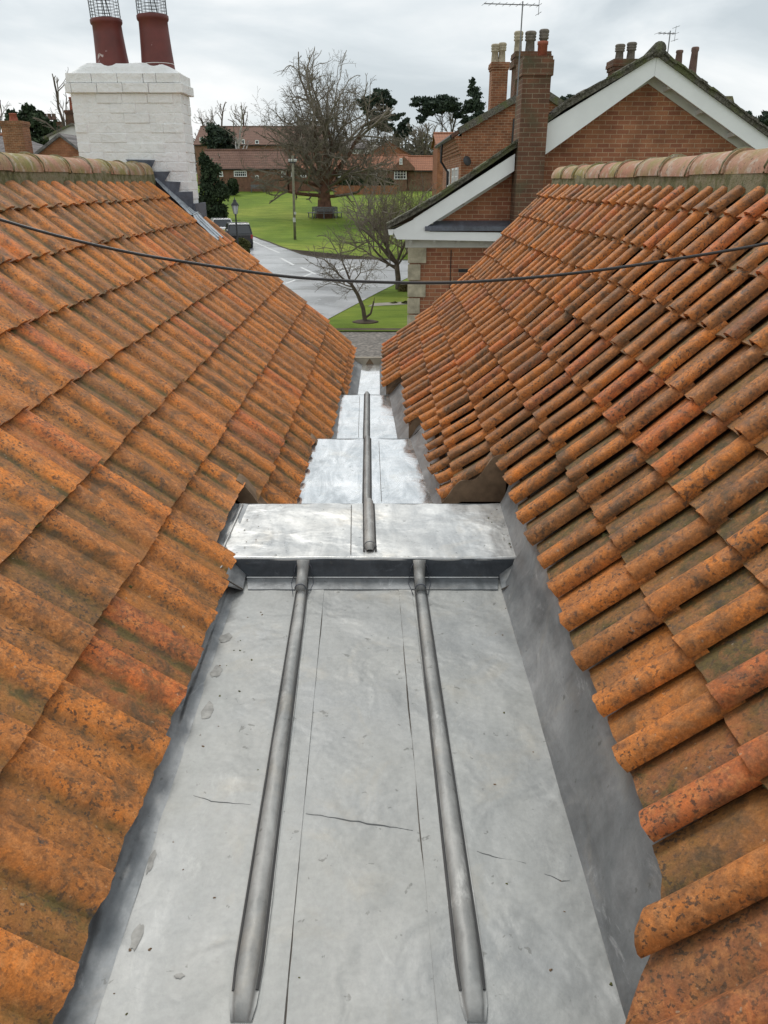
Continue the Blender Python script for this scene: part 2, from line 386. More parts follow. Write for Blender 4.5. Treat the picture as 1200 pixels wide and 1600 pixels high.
M['cable'] = plain('cable_sheath', (.028,.026,.026), .45, .2)
M['alu'] = plain('aerial_metal', (.22,.22,.23), .5, .1, metal=.5)
M['pole'] = plain('weathered_pole', (.21,.20,.14), .9, .3, 3)
M['ceramic'] = plain('pale_ceramic', (.55,.55,.52), .4, .1)
M['buffpot'] = plain('buff_clay_pot', (.42,.36,.26), .85, .3, 12)
M['greypot'] = plain('sooty_clay_pot', (.17,.145,.12), .9, .4, 12)
M['brownpot'] = plain('brown_clay_pot', (.17,.10,.08), .85, .3, 10)
M['redpot'] = plain('orange_red_pot', (.33,.10,.06), .8, .3, 10)
M['bench'] = plain('weathered_bench_wood', (.17,.175,.18), .85, .3, 8)
M['timber'] = plain('dull_timber', (.42,.37,.29), .85, .2, 8)
M['render'] = plain('white_render', (.72,.71,.68), .85, .08, 2)
M['dirt'] = plain('edge_soil', (.07,.05,.032), .95, .4, 3, bump=.8, bscale=8)
M['pathm'] = plain('pale_path', (.30,.28,.24), .9, .2, 3)
def glass():
    t = NT('window_glass'); return t.set(color=(.03,.035,.04), rough=.08, spec=.8)
M['glass'] = glass()
def lampglass():
    t = NT('lantern_glass'); return t.set(color=(.62,.64,.64), rough=.2, trans=.3)
M['lampglass'] = lampglass()
def paint(name, c, rough=.25, metal=0):
    t = NT(name); return t.set(color=c, rough=rough, coat=.8, metal=metal)
M['carblack'] = paint('black_car_paint', (.012,.013,.015)); M['carwhite'] = paint('white_car_paint', (.78,.79,.80)); M['carglare'] = paint('roof_sky_glare', (.62,.64,.66))  # pale roof tone paints sky glare onto the black car
M['tyre'] = plain('tyre', (.02,.02,.02), .85); M['rim'] = plain('rim', (.35,.36,.37), .35, .1, metal=.7)
M['tail'] = paint('tail_lamp', (.35,.02,.02)); M['plate'] = plain('number_plate', (.72,.62,.12), .5)

rnd = random.Random(7)
# ------------------------------------------------------------------ GROUND
ys = sorted(set([t[0] for t in TER] + list(range(-60, 130, 4))))
mb = MB()
xs = [-320, -160, -80, -40, -20, -8, 0, 8, 20, 40, 80, 160, 320]
mb.grid([[Vector((x, y, terr(y))) for x in xs] for y in ys])
tag(mb.build('ground', M['grass'], smooth=True), kind='structure')
def drape(name, pts, mat, dz, cuts=True):
    bm = bmesh.new(); vs = [bm.verts.new((p[0], p[1], 0)) for p in pts]; f = bm.faces.new(vs)
    bmesh.ops.triangulate(bm, faces=[f])
    for yk in ys:
        g = bm.verts[:] + bm.edges[:] + bm.faces[:]
        bmesh.ops.bisect_plane(bm, geom=g, plane_co=(0, yk, 0), plane_no=(0, 1, 0))
    bm.normal_update()
    for f in bm.faces:
        if f.normal.z < 0: f.normal_flip()
    for v in bm.verts: v.co.z = terr(v.co.y) + dz
    me = bpy.data.meshes.new(name); bm.to_mesh(me); bm.free(); me.materials.append(mat)
    return tag(link(bpy.data.objects.new(name, me)), kind='structure')
edge = [(335,352),(352,358),(380,366),(398,371),(420,379),(437,386),(452,391),(470,398),(490,402),(515,404.5),(545,405.5),(575,406),(615,407),(655,408)]
near = [(652,427),(640,433),(612,447),(590,458),(560,474),(530,490),(508,502)]
gp = [G(*p) for p in edge]
gn = [G(*p) for p in near]
farx = Vector((70, gp[-1].y+1.5, 0)); nearx = Vector((70, gn[0].y-1, 0))
roadpts = gp + [farx, nearx] + gn + [Vector((-3.5, 29, 0)), Vector((-14, 29, 0)), Vector((-20, 55, 0)), Vector((-22, 70, 0))]
drape('road', roadpts, M['road'], .02)
# earth edge between the green and the road
o_ = []
for i, p in enumerate(gp):
    o_.append(p + Vector((.05, .25+.15*rnd.random(), 0)))
drape('verge_soil', gp + o_[::-1], M['dirt'], .05)
drape('gravel_yard', [(-14, 7.6), (14, 7.6), (14, 27.0), (-14, 27.0)], M['gravel'], .02)
drape('garden_border', [(-3.3, 27.0), (8, 27.0), (8, 27.35), (-3.3, 27.35)], M['dirt'], .09)
pw = [G(585, 474), G(650, 471), G(650, 475), G(575, 479)]
drape('garden_path', [pw[0], pw[1], pw[2], pw[3]], M['pathm'], .012)
def dash(a, b, w_, z=.026):
    A = G(*a); B = G(*b); d = (B-A); d.z = 0; d.normalize(); n = Vector((-d.y, d.x, 0))*w_/2
    return drape('road_marking', [A+n, B+n, B-n, A-n], M['mark'], z)
for a, b in (((388,374.5),(437,396)), ((439,404),(459,415)), ((470,418.5),(493,429)), ((446,444),(462,438)), ((472,434),(487,428))):
    dash(a, b, .16)
dash((500,427),(556,414), .2); dash((508,431),(562,417), .2); dash((566,411),(640,411.5), .14)

# ------------------------------------------------------------------ NEAR ROOFS
def prof_fn(pts):
    p = [(a, h) for a, h in pts][::-1]       # from the ridge down
    s_ = [0]
    for (a, h), (b, k) in zip(p, p[1:]): s_.append(s_[-1] + math.hypot(b-a, k-h))
    def at(s):
        s = max(.015, min(s, s_[-1]))
        for i in range(len(s_)-1):
            if s <= s_[i+1] or i == len(s_)-2:
                t = (s-s_[i])/(s_[i+1]-s_[i]); return (p[i][0]+(p[i+1][0]-p[i][0])*t, p[i][1]+(p[i+1][1]-p[i][1])*t)
    def arc(a):
        for i in range(len(p)-1):
            if p[i+1][0] <= a <= p[i][0]:
                t = (p[i][0]-a)/(p[i][0]-p[i+1][0]); return s_[i] + (s_[i+1]-s_[i])*t
        return s_[-1]
    return at, arc
PL = [(.2,1.99),(.36,1.87),(.5,1.74),(.68,1.56),(1.1,1.20),(1.6,.77),(2.1,.31),(2.52,-.07)]
PR = [(-.2,1.95),(.02,1.79),(.27,1.59),(.58,1.35),(1.0,.95),(1.45,.46),(1.9,-.04)]
CW = .24; Y0 = -1.06; Y1 = 8.9
def eL(y):
    if y < 3.0: return .68
    if y < 3.74: return .765
    if y < 5.18: return .53
    if y < 7.1: return .43
    return .365
def eR(y):
    tb_ = [(1.4,.61),(1.15,.60),(1.05,.55),(.93,.475),(.866,.42),(.6,.22),(-3,.22)]
    if y < 1.4:
        for (ya_, aa), (yb_, ab_) in zip(tb_, tb_[1:]):
            if y >= yb_: return aa + (ab_-aa)*(ya_-y)/(ya_-yb_)
    if y < 3.74: return .61
    if y < 5.42: return .30 if y > 4.2 else .33
    if y < 7.1: return .18
    return .02
PROF_U = [-.07, .04, .16, .36, .48, .55, .62, .68, .73, .78, .83, .88, .92, .96, .995, 1.03]
def prof_h(u, roll):
    if True:
        u0 = u; u = max(0, u)
        if u < .54: return -.004 + .013*math.sin(math.pi*min(1, u/.54))**.8 + .003*u
        if u < .79:
            t = (u-.54)/.25; return -.002 + (roll+.004)*math.sin(min(1, t)*math.pi/2)**1.3
        t = (u-.79)/.24; return .002 + roll - (roll-.026)*(1-math.sqrt(max(0, 1-min(1, t)**2.6)))
    if u < .5: return .010*(1-min(1, u/.28))**2 + .003
    if u < .80:
        t = (u-.5)/.30; return .003 + roll*(.5-.5*math.cos(math.pi*t))
    t = (u-.80)/.28; return .003 + roll - (roll-.020)*(1-math.cos(math.pi*min(1, t)*.5))
def tile_roof(name, at, arc, ef, side, roll, mat, parent, g=.30, skip=None, CW=.24):
    """every pantile of one slope, laid in courses"""
    mb = MB(); cols = []
    se0 = arc(ef(2.5)); N = math.ceil(se0/g)
    ncol = int(round((Y1-Y0)/CW)); TL = g+.055; TK = .015
    for c in range(ncol+1):
        yA = Y0 + c*CW; yc = yA + CW/2
        ks = range(-1, N+4)
        for k in ks:
            sb = se0 - (N-1-k)*g
            st = max(sb - TL, .125)
            if sb < .2: continue
            se = arc(ef(yc)); semax = se
            if st + (TL-g) > se - .05: continue
            rr = rnd.random(); r2 = rnd.random()
            jy = rnd.uniform(-.005, .005); jr = rnd.uniform(-.009, .009); jl = rnd.uniform(0, .005); js = rnd.uniform(-.008, .008); jt = rnd.uniform(-.004, .004); rf = rnd.uniform(.86, 1.12)
            if skip and skip(yc, sb): continue
            near = side > 0 and yc < 1.5
            if near and sb > se0+.01: continue
            stretch = near and abs(sb-se0) < .01
            V = [0, .35, .7, .93, 1.0]; ntop = len(V)*len(PROF_U); rows = []
            for ti in (0, 1):                       # top skin, bottom skin
                for v in V:
                    row = []
                    for u in PROF_U:
                        y = (yA + u*CW) if side < 0 else (yA + CW - u*CW)
                        lim = arc(ef(y if abs(y-yc) < .3 and yc < 1.5 and side > 0 else yc))
                        s = st + ((lim if stretch else sb)+js-st)*v
                        smax = lim + js*.7
                        if s > smax: s = smax
                        s += jr*(u-.5)*.6
                        if v == 1.0: s += (mnoise.noise(Vector((y*40, s*9, rr*50)))*.006)
                        h = prof_h(u, roll*rf) + .004 + v*.030 + jl + jt*(u-.5)
                        h += mnoise.noise(Vector((y*6+rr*30, s*5, 3)))*.0035
                        if ti: h -= TK
                        a, H = at(s); a2, H2 = at(s+.02); dx, dh = a2-a, H2-H; L = math.hypot(dx, dh) or 1
                        na, nh = -(-dh/L), -(dx/L)*-1    # normal in (a, up)
                        # downslope dir (dx, -dh) in (a, up); normal up
                        ux, uz = dx/L, -dh/L; nx_, nz_ = -uz, ux
                        if nz_ < 0: nx_, nz_ = -nx_, -nz_
                        A = a + nx_*h; UP = -H + nz_*h
                        row.append(Vector((side*A*S, (y+jy+jr*(v-.5)*.5)*S, CAMZ + UP*S)))
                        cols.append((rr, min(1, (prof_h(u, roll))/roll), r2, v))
                    rows.append(row)
            nc = len(PROF_U); nv = len(V); vs = [p for r_ in rows for p in r_]
            def fl(q): return q if side > 0 else q[::-1]
            fs = []
            for i in range(nv-1):
                for j in range(nc-1):
                    fs.append(fl((i*nc+j, i*nc+j+1, (i+1)*nc+j+1, (i+1)*nc+j)))
            b = nv*nc
            for j in range(nc-1):
                i = nv-1; fs.append(fl((i*nc+j, i*nc+j+1, b+i*nc+j+1, b+i*nc+j)))
            for i in range(nv-1):
                fs.append(fl((i*nc, (i+1)*nc, b+(i+1)*nc, b+i*nc)))
                j = nc-1; fs.append(fl((i*nc+j, b+i*nc+j, b+(i+1)*nc+j, (i+1)*nc+j)))
            mb.add(vs, fs)
    ob = mb.build(name, mat, parent, smooth=True, col=cols)
    me = ob.data
    md = ob.modifiers.new('edge', 'EDGE_SPLIT'); md.split_angle = R(48)
    return ob
def deck(name, at, arc, ef, side, parent):
    mb = MB()
    cols = np.arange(Y0-.1, Y1+.001, .12)
    for ya, yb in zip(cols, cols[1:]):
        e_ = arc(ef((ya+yb)/2)) - .05; rows = []
        n = 10
        for y in (ya, yb):
            r_ = []
            for i in range(n+1):
                s = -.03 + (e_+.03)*i/n; a, H = at(max(s, 0)); r_.append(Vector((side*a*S, y*S, CAMZ-(H+.02)*S)))
            rows.append(r_)
        mb.grid(rows)
    return mb.build(name, M['deck'], parent)
def ridge(xr, ya, yb, parent, H0, r_=.112, L=.50, sag=0, seed=1, cap=True):
    rr = random.Random(seed); y = ya
    while y < yb-.1:
        ln = min(L, yb-y); mb = MB(); cols = []; n = 14; hj = rr.uniform(-.006, .006); xj = rr.uniform(-.008, .008); tl = rr.uniform(-.006, .006); q = rr.random()
        def arcp(rad, yy, t):
            a = math.pi*(-.02 + 1.04*t)
            return Vector(((xr + xj + rad*math.cos(a))*S, yy*S, CAMZ + (-H0 + .005 + rad*.98*math.sin(a) + hj + tl*(yy-y) )*S))
        rows = []
        for yy, rad in ((y-.015, r_*1.045), (y+.012, r_*1.05), (y+.05, r_*1.0), (y+ln*.5, r_*.99), (y+ln, r_*.985)):
            row = []
            for k in range(n+1):
                p = arcp(rad*(1+.015*mnoise.noise(Vector((yy*9, k*.6, q*9)))), yy, k/n); row.append(p); cols.append((q, 1, q, 0))
            rows.append(row)
        mb.grid(rows)
        for yy in (y-.015, y+ln):                      # thickness at both ends
            mb.grid([[arcp(r_*(1.045 if yy < y else .985), yy, k/n) for k in range(n+1)], [arcp(r_*.86, yy, k/n) for k in range(n+1)]])
            cols += [(q, 1, q, 0)]*(2*(n+1))
        mb.build('ridge_tile', M['ridge'], parent, smooth=True, col=cols)
        # bead of mossy mortar in the joint
        mb = MB(); pts = [arcp(r_*1.02, y+rr.uniform(.0, .02), k/n) for k in range(n+1)]
        mb.tube(pts, [.0075*S+rr.random()*.004 for _ in pts], 5); mb.build('joint_mortar', M['mortar'], parent, smooth=True)
        y += ln
    # bedding
    mb = MB(); rows = []
    for side in (-1, 1):
        rows = []
        for yy in np.arange(ya-.01, yb+.01, .04):
            j = .012*mnoise.noise(Vector((yy*11, side, 4.2))); j2 = .02*mnoise.noise(Vector((yy*17, side*3, 1.2)))
            rows.append([Vector(((xr+side*(r_*.93))*S, yy*S, CAMZ+(-H0+.02)*S)), Vector(((xr+side*(r_*.97+j))*S, yy*S, CAMZ+(-H0-.05)*S)), Vector(((xr+side*(r_*1.0+j2))*S, yy*S, CAMZ+(-H0-.115+j)*S)), Vector(((xr+side*(r_*1.35+j2))*S, yy*S, CAMZ+(-H0-.20+j)*S))])
        mb.grid(rows)
    mb.build('ridge_bedding', M['mortar'], parent, smooth=True)
def wave_end(side, a0, a1, y, Hlow, parent, at, arc, humps, mat, ph=0):
    """dark panel at the cut end of an extra run of tiles, for the shaded hollow beneath"""
    mb = MB(); top = []; bot = []; n = 28
    for i in range(n+1):
        t = i/n; a = a0 + (a1-a0)*t; s = arc(a); _, H = at(s)
        h = .03 + .05*(.5-.5*math.cos(2*math.pi*humps*(t+ph)))
        top.append(Vector((side*a*S, y*S, CAMZ-(H-h)*S))); bot.append(Vector((side*a*S, y*S, CAMZ-max(Hlow, H+.04)*S)))
    rows = [top, bot]
    mb.grid(rows); mb.grid([[p+Vector((0, .10*S, 0)) for p in top], top]); 
    mb.build('cut_tile_end', mat, parent, smooth=False)  # dark sheet stands for the hollow's shade below the cut tiles

# left house -------------------------------------------------------
hl = empty('house', (-2.52*S, 3.9*S, 0), 'house with the moss-specked orange pantile roof on the left and the tall white painted chimney', 'house')
atL, arcL = prof_fn(PL); atR, arcR = prof_fn(PR); print('ARCS', arcL(.68), arcR(.61))
def skipL(yc, sb): return yc > 8.62 and sb < arcL(1.86)
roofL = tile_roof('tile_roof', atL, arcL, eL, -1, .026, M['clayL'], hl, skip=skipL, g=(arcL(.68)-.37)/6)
deck('roof_deck', atL, arcL, eL, -1, hl)
ridge(-2.52, Y0, 8.8, hl, -.07, seed=3)
hr = empty('house', (1.9*S, 3.9*S, 0), 'house with the rolled orange clay tile roof on the right ending in a lichen-covered ridge', 'house')
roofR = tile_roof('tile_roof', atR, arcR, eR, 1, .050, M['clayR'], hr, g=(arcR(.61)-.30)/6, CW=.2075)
deck('roof_deck', atR, arcR, eR, 1, hr)
ridge(1.9, Y0, 8.95, hr, -.04, seed=5)
wave_end(-1, .53, .765, 3.71, 1.53, hl, atL, arcL, 1.0, M['underclay'], .6)
wave_end(-1, .42, .52, 5.16, 1.73, hl, atL, arcL, .6, M['underclay'])
wave_end(-1, .36, .45, 7.07, 1.86, hl, atL, arcL, .6, M['underclay'])
wave_end(1, .30, .63, 3.70, 1.53, hr, atR, arcR, 1.9, M['underclay'])
wave_end(1, .18, .31, 5.38, 1.73, hr, atR, arcR, 1.0, M['underclay'])
wave_end(1, .02, .19, 7.06, 1.86, hr, atR, arcR, 1.0, M['underclay'])
def moss(at, arc, ef, side, n, seed, parent, CWm, yr=(.3, 8.6)):
    rg = random.Random(seed); mb = MB()
    se0 = arc(ef(2.5)); g = (se0-(.30 if side > 0 else .37))/6
    for _ in range(n):
        y = rg.uniform(*yr); k = rg.randint(0, 6); s_ = se0 - k*g + rg.uniform(-.01, .05)
        if s_ > arc(ef(y))-.03 or s_ < .15: continue
        a, H = at(s_); r_ = rg.uniform(.003, .009); cc = Vector((side*a*S, y*S, CAMZ-(H-.012)*S)); col_ = 7
        rows = []
        for i in range(5):
            ph_ = math.pi/2*i/4; rows.append([cc + Vector((math.cos(t)*math.cos(ph_)*r_*1.5, math.sin(t)*math.cos(ph_)*r_*2.2, math.sin(ph_)*r_))*(1+.5*mnoise.noise(Vector((t*2, i, _)))) for t in [2*math.pi*q/9 for q in range(10)]])
        mb.grid(rows)
    o = mb.build('moss', M['moss'], parent, smooth=True); o['kind'] = 'stuff'
moss(atL, arcL, eL, -1, 150, 61, hl, .24); moss(atR, arcR, eR, 1, 240, 62, hr, .2075)
# outer slopes and walls (seen only from other viewpoints)
for (par, xr, H0, sg) in ((hl, -2.52, -.07, -1), (hr, 1.9, -.04, 1)):
    mb = MB(); mb.slab([NR(xr, H0+.01, Y0), NR(xr, H0+.01, Y1), NR(xr+sg*2.5, H0+2.3, Y1), NR(xr+sg*2.5, H0+2.3, Y0)], (0, 0, -.06)); mb.build('outer_roof_slope', M['roofO'], par)
    mb = MB()
    xa = -.05; xb = xr+sg*2.3
    yA, yB = Y0*S, (Y1-.12)*S
    pts = [(xa*S, 0), (xb*S, 0), (xb*S, CAMZ-(H0+2.3)*S), (xr*S, CAMZ-(H0+.08)*S), (xa*S+(-.5 if sg < 0 else .3), CAMZ-2.05*S), (xa*S, CAMZ-2.05*S)]
    mb.slab([Vector((x, yA, z)) for x, z in pts], (0, yB-yA, 0)); mb.build('wall', M['brickC'], par)

# white chimney ------------------------------------------------------
cx0, cx1, cy0, cy1 = -3.21, -2.08, 8.9, 9.3
ch = None
def whitestack():
    rr = random.Random(11); mb = MB()
    zt = CAMZ+1.02*S
    BH = .0915*S; BL = .262*S
    mb.box(cx0*S+.0045, cx1*S-.0045, cy0*S+.0045, cy1*S, CAMZ-1.3*S, zt-BH*.2)
    ncs = 25
    for k in range(ncs):
        z1 = zt - k*BH; z0 = z1 - BH
        out = .018*S if k == 0 else (.036*S if k == 1 else (0.0))
        if k >= 19: out = (k-18)*.004*S
        x = cx0*S - out; off = (BL/2 if k % 2 else 0)
        j = .004
        xe = cx1*S + out
        xc = x; first = True
        while xc < xe - .02:
            ln = (BL-off) if (first and off) else BL
            if rr.random() < .25: ln *= .5
            xn = min(xc+ln, xe)
            if xe - xn < .05: xn = xe
            vs = []
            d = rr.uniform(-.004, .005)
            mb.box(xc+j*.5, xn-j*.5, cy0*S-out-d, cy0*S+.05, z0+j*.5+rr.uniform(-.001,.001), z1-j*.5+rr.uniform(-.001,.001))
            xc = xn; first = False
        yc = cy0*S - out; first = True
        while yc < cy1*S - .02:
            ln = BL/2 if (first and not off) else BL
            yn = min(yc+ln, cy1*S+out)
            d = rr.uniform(-.004, .005)
            mb.box(cx1*S-.05, cx1*S+out+d, yc+j*.5+.0008, yn-j*.5, z0+j*.5+.0007, z1-j*.5-.0006)
            yc = yn; first = False
    # flaunching
    a0, a1, b0, b1 = (cx0-.005)*S, (cx1+.005)*S, (cy0-.005)*S, (cy1+.01)*S
    rows = []
    for t, z in ((0, 0), (.12, .045), (.28, .075), (.5, .095)):
        r_ = []
        for i in range(17):
            u = i/16; r_.append((u, t, z))
        rows.append(r_)
    def fp(u, v):
        m = min(u, 1-u)*1.13; n_ = min(v, 1-v)*.8*.8
        return .10*min(1, m/.2)**.8*min(1, n_/.10)**.7 + .008*mnoise.noise(Vector((u*7, v*4, 2)))
    mb.grid([[Vector((a0+(a1-a0)*i/28, b0+(b1-b0)*k/14, zt-.004+fp(i/28, k/14)*S)) for i in range(29)] for k in range(15)])
    o = mb.build('chimney', M['whitebrick'], hl)
    bv = o.modifiers.new('soft', 'BEVEL'); bv.width = .0035; bv.segments = 2; bv.limit_method = 'ANGLE'; bv.angle_limit = R(60)
    o['label'] = 'tall white painted brick chimney with two red pots'
    return o, zt
ch, ZT = whitestack()
for (pxc, tilt, hh) in ((-2.795, R(-2.2), .0), (-2.33, R(-1), .035)):
    mb = MB(); z0 = ZT+.045*S; cc = Vector((pxc*S, (cy0+.2)*S, z0)); MM = Matrix.Translation(cc) @ Matrix.Rotation(tilt, 4, 'Y')
    h = (.45+hh)*S
    mb.lathe((0,0,0), [(.168*S,-.06*S),(.168*S,0),(.166*S,.03*S),(.155*S,h*.35),(.146*S,h*.7),(.143*S,h*.88),(.152*S,h*.9),(.158*S,h*.93),(.158*S,h*.985),(.150*S,h),(.128*S,h),(.125*S,h*.7)], 28, MM)
    po = mb.build('chimney_pot', M['pot'], ch, smooth=True)
    po.data.materials.append(M['whitebrick'])
    mb = MB(); mb.lathe((0,0,0), [(.172*S, .0), (.174*S, .01), (.171*S, .014)] if hh == 0 else [(.163*S,.045*S),(.166*S,.05*S),(.162*S,.056*S)], 28, MM); mb.build('paint_line', M['whitebrick'], ch, smooth=True)
    mb = MB(); gh = .30*S
    for k in range(22):
        t = 2*math.pi*k/22; r1 = .146*S
        mb.tube([MM @ Vector((r1*math.cos(t), r1*math.sin(t), h*.98)), MM @ Vector((r1*.99*math.cos(t), r1*.99*math.sin(t), h+gh))], .0016, 4, False)
    for k in range(11):
        z = h+.02 + (gh-.02)*k/10; pts = [MM @ Vector((.146*S*math.cos(2*math.pi*i/24), .146*S*math.sin(2*math.pi*i/24), z)) for i in range(25)]
        mb.tube(pts, .0016, 4, False)
    for q in (.2, .55):
        mb.beam(MM @ Vector((.10*S*q*1.6, -.10*S, h*.86)), MM @ Vector((.06*S*q, -.1*S, h+gh)), .012, .006)
    mb.build('pot_guard', M['iron'], ch)
    mb = MB(); mb.lathe((0,0,0), [(.165*S, h+gh*.86), (.17*S, h+gh*.9), (.12*S, h+gh+.03), (.02, h+gh+.06)], 24, MM); mb.build('guard_cap', M['iron'], ch, smooth=True)
# stepped flashing on the face of the stack
Yf = (cy0-.012)*S - .012
mb = MB(); stp = [(196,249),(242,250),(234,268),(266,268),(257,283),(282,284),(279,300),(301,299),(303,334),(292,336),(262,312),(225,280)]
mb.slab([P(x, y, Yf) for x, y in stp], (0, .008, 0)); mb.build('step_flashing', M['lead_flash'], hl)
mb = MB(); a = P(303, 318, Yf); b_ = P(303, 345, Yf)
mb.box(a.x-.002, a.x+.012, Yf-.006, (cy0+.5)*S, b_.z-.1, a.z+.0)
mb.build('side_flashing', M['lead_flash'], hl)
# lead saddle along the foot of the chimney
mb = MB(); rows = []
for i in range(25):
    t = i/24; a = 2.42 - t*.66; s = arcL(a); aa, H = atL(s); r_ = []
    for j in range(9):
        v = j/8; yy = (8.84 - .26*t**.6) + (9.02-(8.84-.26*t**.6))*v
        lift = .055 + .02*math.sin(v*math.pi) + .008*mnoise.noise(Vector((t*9, v*5, 1))) + (.02 if .62 < t < .66 else 0)
        r_.append(NR(-a+.0, H-lift-.0*v, yy))
    rows.append(r_)
mb.grid(rows); mb.build('lead_saddle', M['lead_new'], hl, smooth=True)
mb = MB()
for v0 in (.25, .6):
    mb.tube([rows[i][int(v0*8)] + Vector((0,0,.004)) for i in range(12, 25)], .006, 6)
mb.tube([rows[15][j]+Vector((0,0,.003)) for j in range(9)], .005, 6)
mb.build('saddle_weld', M['lead_new'], hl, smooth=True)

# ------------------------------------------------------------------ LEAD VALLEY GUTTER
gut = empty('valley_gutter', NR(-.06, 1.6, 2.5), 'grey lead valley gutter running down the middle between the two orange tiled roofs', 'gutter')
def surf(x, y, seed=0, amp=.004): return amp*mnoise.noise(Vector((x*5, y*4, seed))) + amp*.5*mnoise.noise(Vector((x*14, y*11, seed+4)))
def sole(x0a, x1a, x0b, x1b, ya, yb, H, mat, name='lead_sheet', amp=.004, nx=24, ny=40, Hb=None, seed=0):
    mb = MB(); rows = []
    for i in range(ny+1):
        t = i/ny; y = ya+(yb-ya)*t; r_ = []
        for j in range(nx+1):
            u = j/nx; x = (x0a+(x0b-x0a)*t) + ((x1a+(x1b-x1a)*t)-(x0a+(x0b-x0a)*t))*u
            h = (H + ((Hb-H)*t if Hb else 0)) - amp*mnoise.noise(Vector((x*5, y*4, seed))) - amp*.5*mnoise.noise(Vector((x*14, y*11, seed+4)))
            r_.append(NR(x, h, y))
        rows.append(r_)
    mb.grid(rows); return mb.build(name, mat, gut, smooth=True)
WL = -.63; WR = .515
sole(-.575, WR, -.645, WR, -1.0, 2.985, 1.60, M['lead'], ny=120, nx=44)
# splash laps beside the rolls: thin raised strips, edge shade drawn as a dark line
def lap(pa, pb, pc, pd, H, mat, lift=.0045):
    mb = MB(); n = 40; L = []; Rr = []
    for i in range(n+1):
        t = i/n
        def q(A, B): 
            return Vector(((A[0]+(B[0]-A[0])*t), (A[1]+(B[1]-A[1])*t)))
        L.append(q(pa, pb)); Rr.append(q(pc, pd))
    rows = []
    for l, r_ in zip(L, Rr):
        w_ = .0015*mnoise.noise(Vector((l.y*6, l.x, 2)))
        rows.append([NR(l.x, H+.004, l.y), NR(l.x+.001+w_, H-lift, l.y), NR(r_.x, H-lift, r_.y), NR(r_.x+.001, H+.004, r_.y)])
    mb.grid(rows); mb.build('splash_lap', mat, gut)
    return L, Rr
def px_line(a, b, H): return PH(*a, H), PH(*b, H)
def ext(a, b, y): t = (y-a[1])/(b[1]-a[1]); return (a[0]+(b[0]-a[0])*t, y)
H0 = 1.6
def near_line(p_far, p_near, ye=-.9):
    A, B = px_line(p_far, p_near, H0); return ext(A, B, 2.93), ext(A, B, ye)
l1 = near_line((488,915), (412,1540)); l2 = near_line((507,915), (447,1560))
lap(l1[0], l1[1], l2[0], l2[1], H0, M['lead'])
l3 = near_line((622,915), (680,1560)); l4 = near_line((642,915), (722,1540))
lap(l3[0], l3[1], l4[0], l4[1], H0, M['lead'])
mb = MB()
for A, B in (l2, l3):
    pts = [NR(A[0]+(B[0]-A[0])*t + .0035*mnoise.noise(Vector((t*7, A[0], 0))) + .0015*mnoise.noise(Vector((t*30, A[0], 0))), H0+.001, A[1]+(B[1]-A[1])*t) for t in np.linspace(0, 1, 60)]
    mb.tube(pts, .0016, 4)
mb.build('lap_seam', M['seam'], gut)
# scratches and splits in the surface
def scratch(pp, H, w_=.0013):
    mb = MB(); pts = []
    for (x, y) in pp:
        q = PH(x, y, H); pts.append(NR(q[0], H-surf(q[0], q[1])-.0002, q[1]))
    out = []
    for a, b in zip(pts, pts[1:]):
        for t in np.linspace(0, 1, 6)[:-1]:
            p = a.lerp(b, t); out.append(p + Vector((0, .003*mnoise.noise(p*60), 0)))
    out.append(pts[-1]); n = len(out)
    mb.tube(out, [w_*(.4+.6*math.sin(math.pi*i/(n-1))) for i in range(n)], 4); mb.build('surface_split', M['scratch'], gut)
scratch([(478,1272),(535,1281),(600,1290),(645,1297)], 1.6, .0022)
scratch([(302,1243),(330,1252),(392,1258)], 1.6); scratch([(745,1330),(770,1339),(822,1349)], 1.6); scratch([(443,1268),(470,1269)], 1.6)
scratch([(652,1301),(700,1308)], 1.6); scratch([(850,1365),(878,1378),(890,1377)], 1.6)
for (x, y, rx, ry) in ((338,1050,9,11), (324,1112,9,15), (352,997,11,8), (237,1345,5,22), (215,1462,9,24), (280,1525,8,5)):
    q = PH(x, y, 1.6); q2 = PH(x+rx, y, 1.6); q3 = PH(x, y+ry, 1.6); a_ = abs(q2[0]-q[0]); b_ = abs(q3[1]-q[1]); mb = MB()
    pts = []
    for t in np.linspace(0, 2*math.pi, 26)[:-1]:
        X = q[0]+a_*math.cos(t)*.9*(1+.5*mnoise.noise(Vector((math.cos(t)*1.5, math.sin(t)*1.5, x)))); Y_ = q[1]+b_*math.sin(t)*.9*(1+.5*mnoise.noise(Vector((math.cos(t)*1.5, math.sin(t)*1.5, y)))); pts.append(NR(X, 1.6-surf(X, Y_)-.0014, Y_))
    mb.poly(pts); mb.build('tarnish_mark', M['tarnish'], gut)
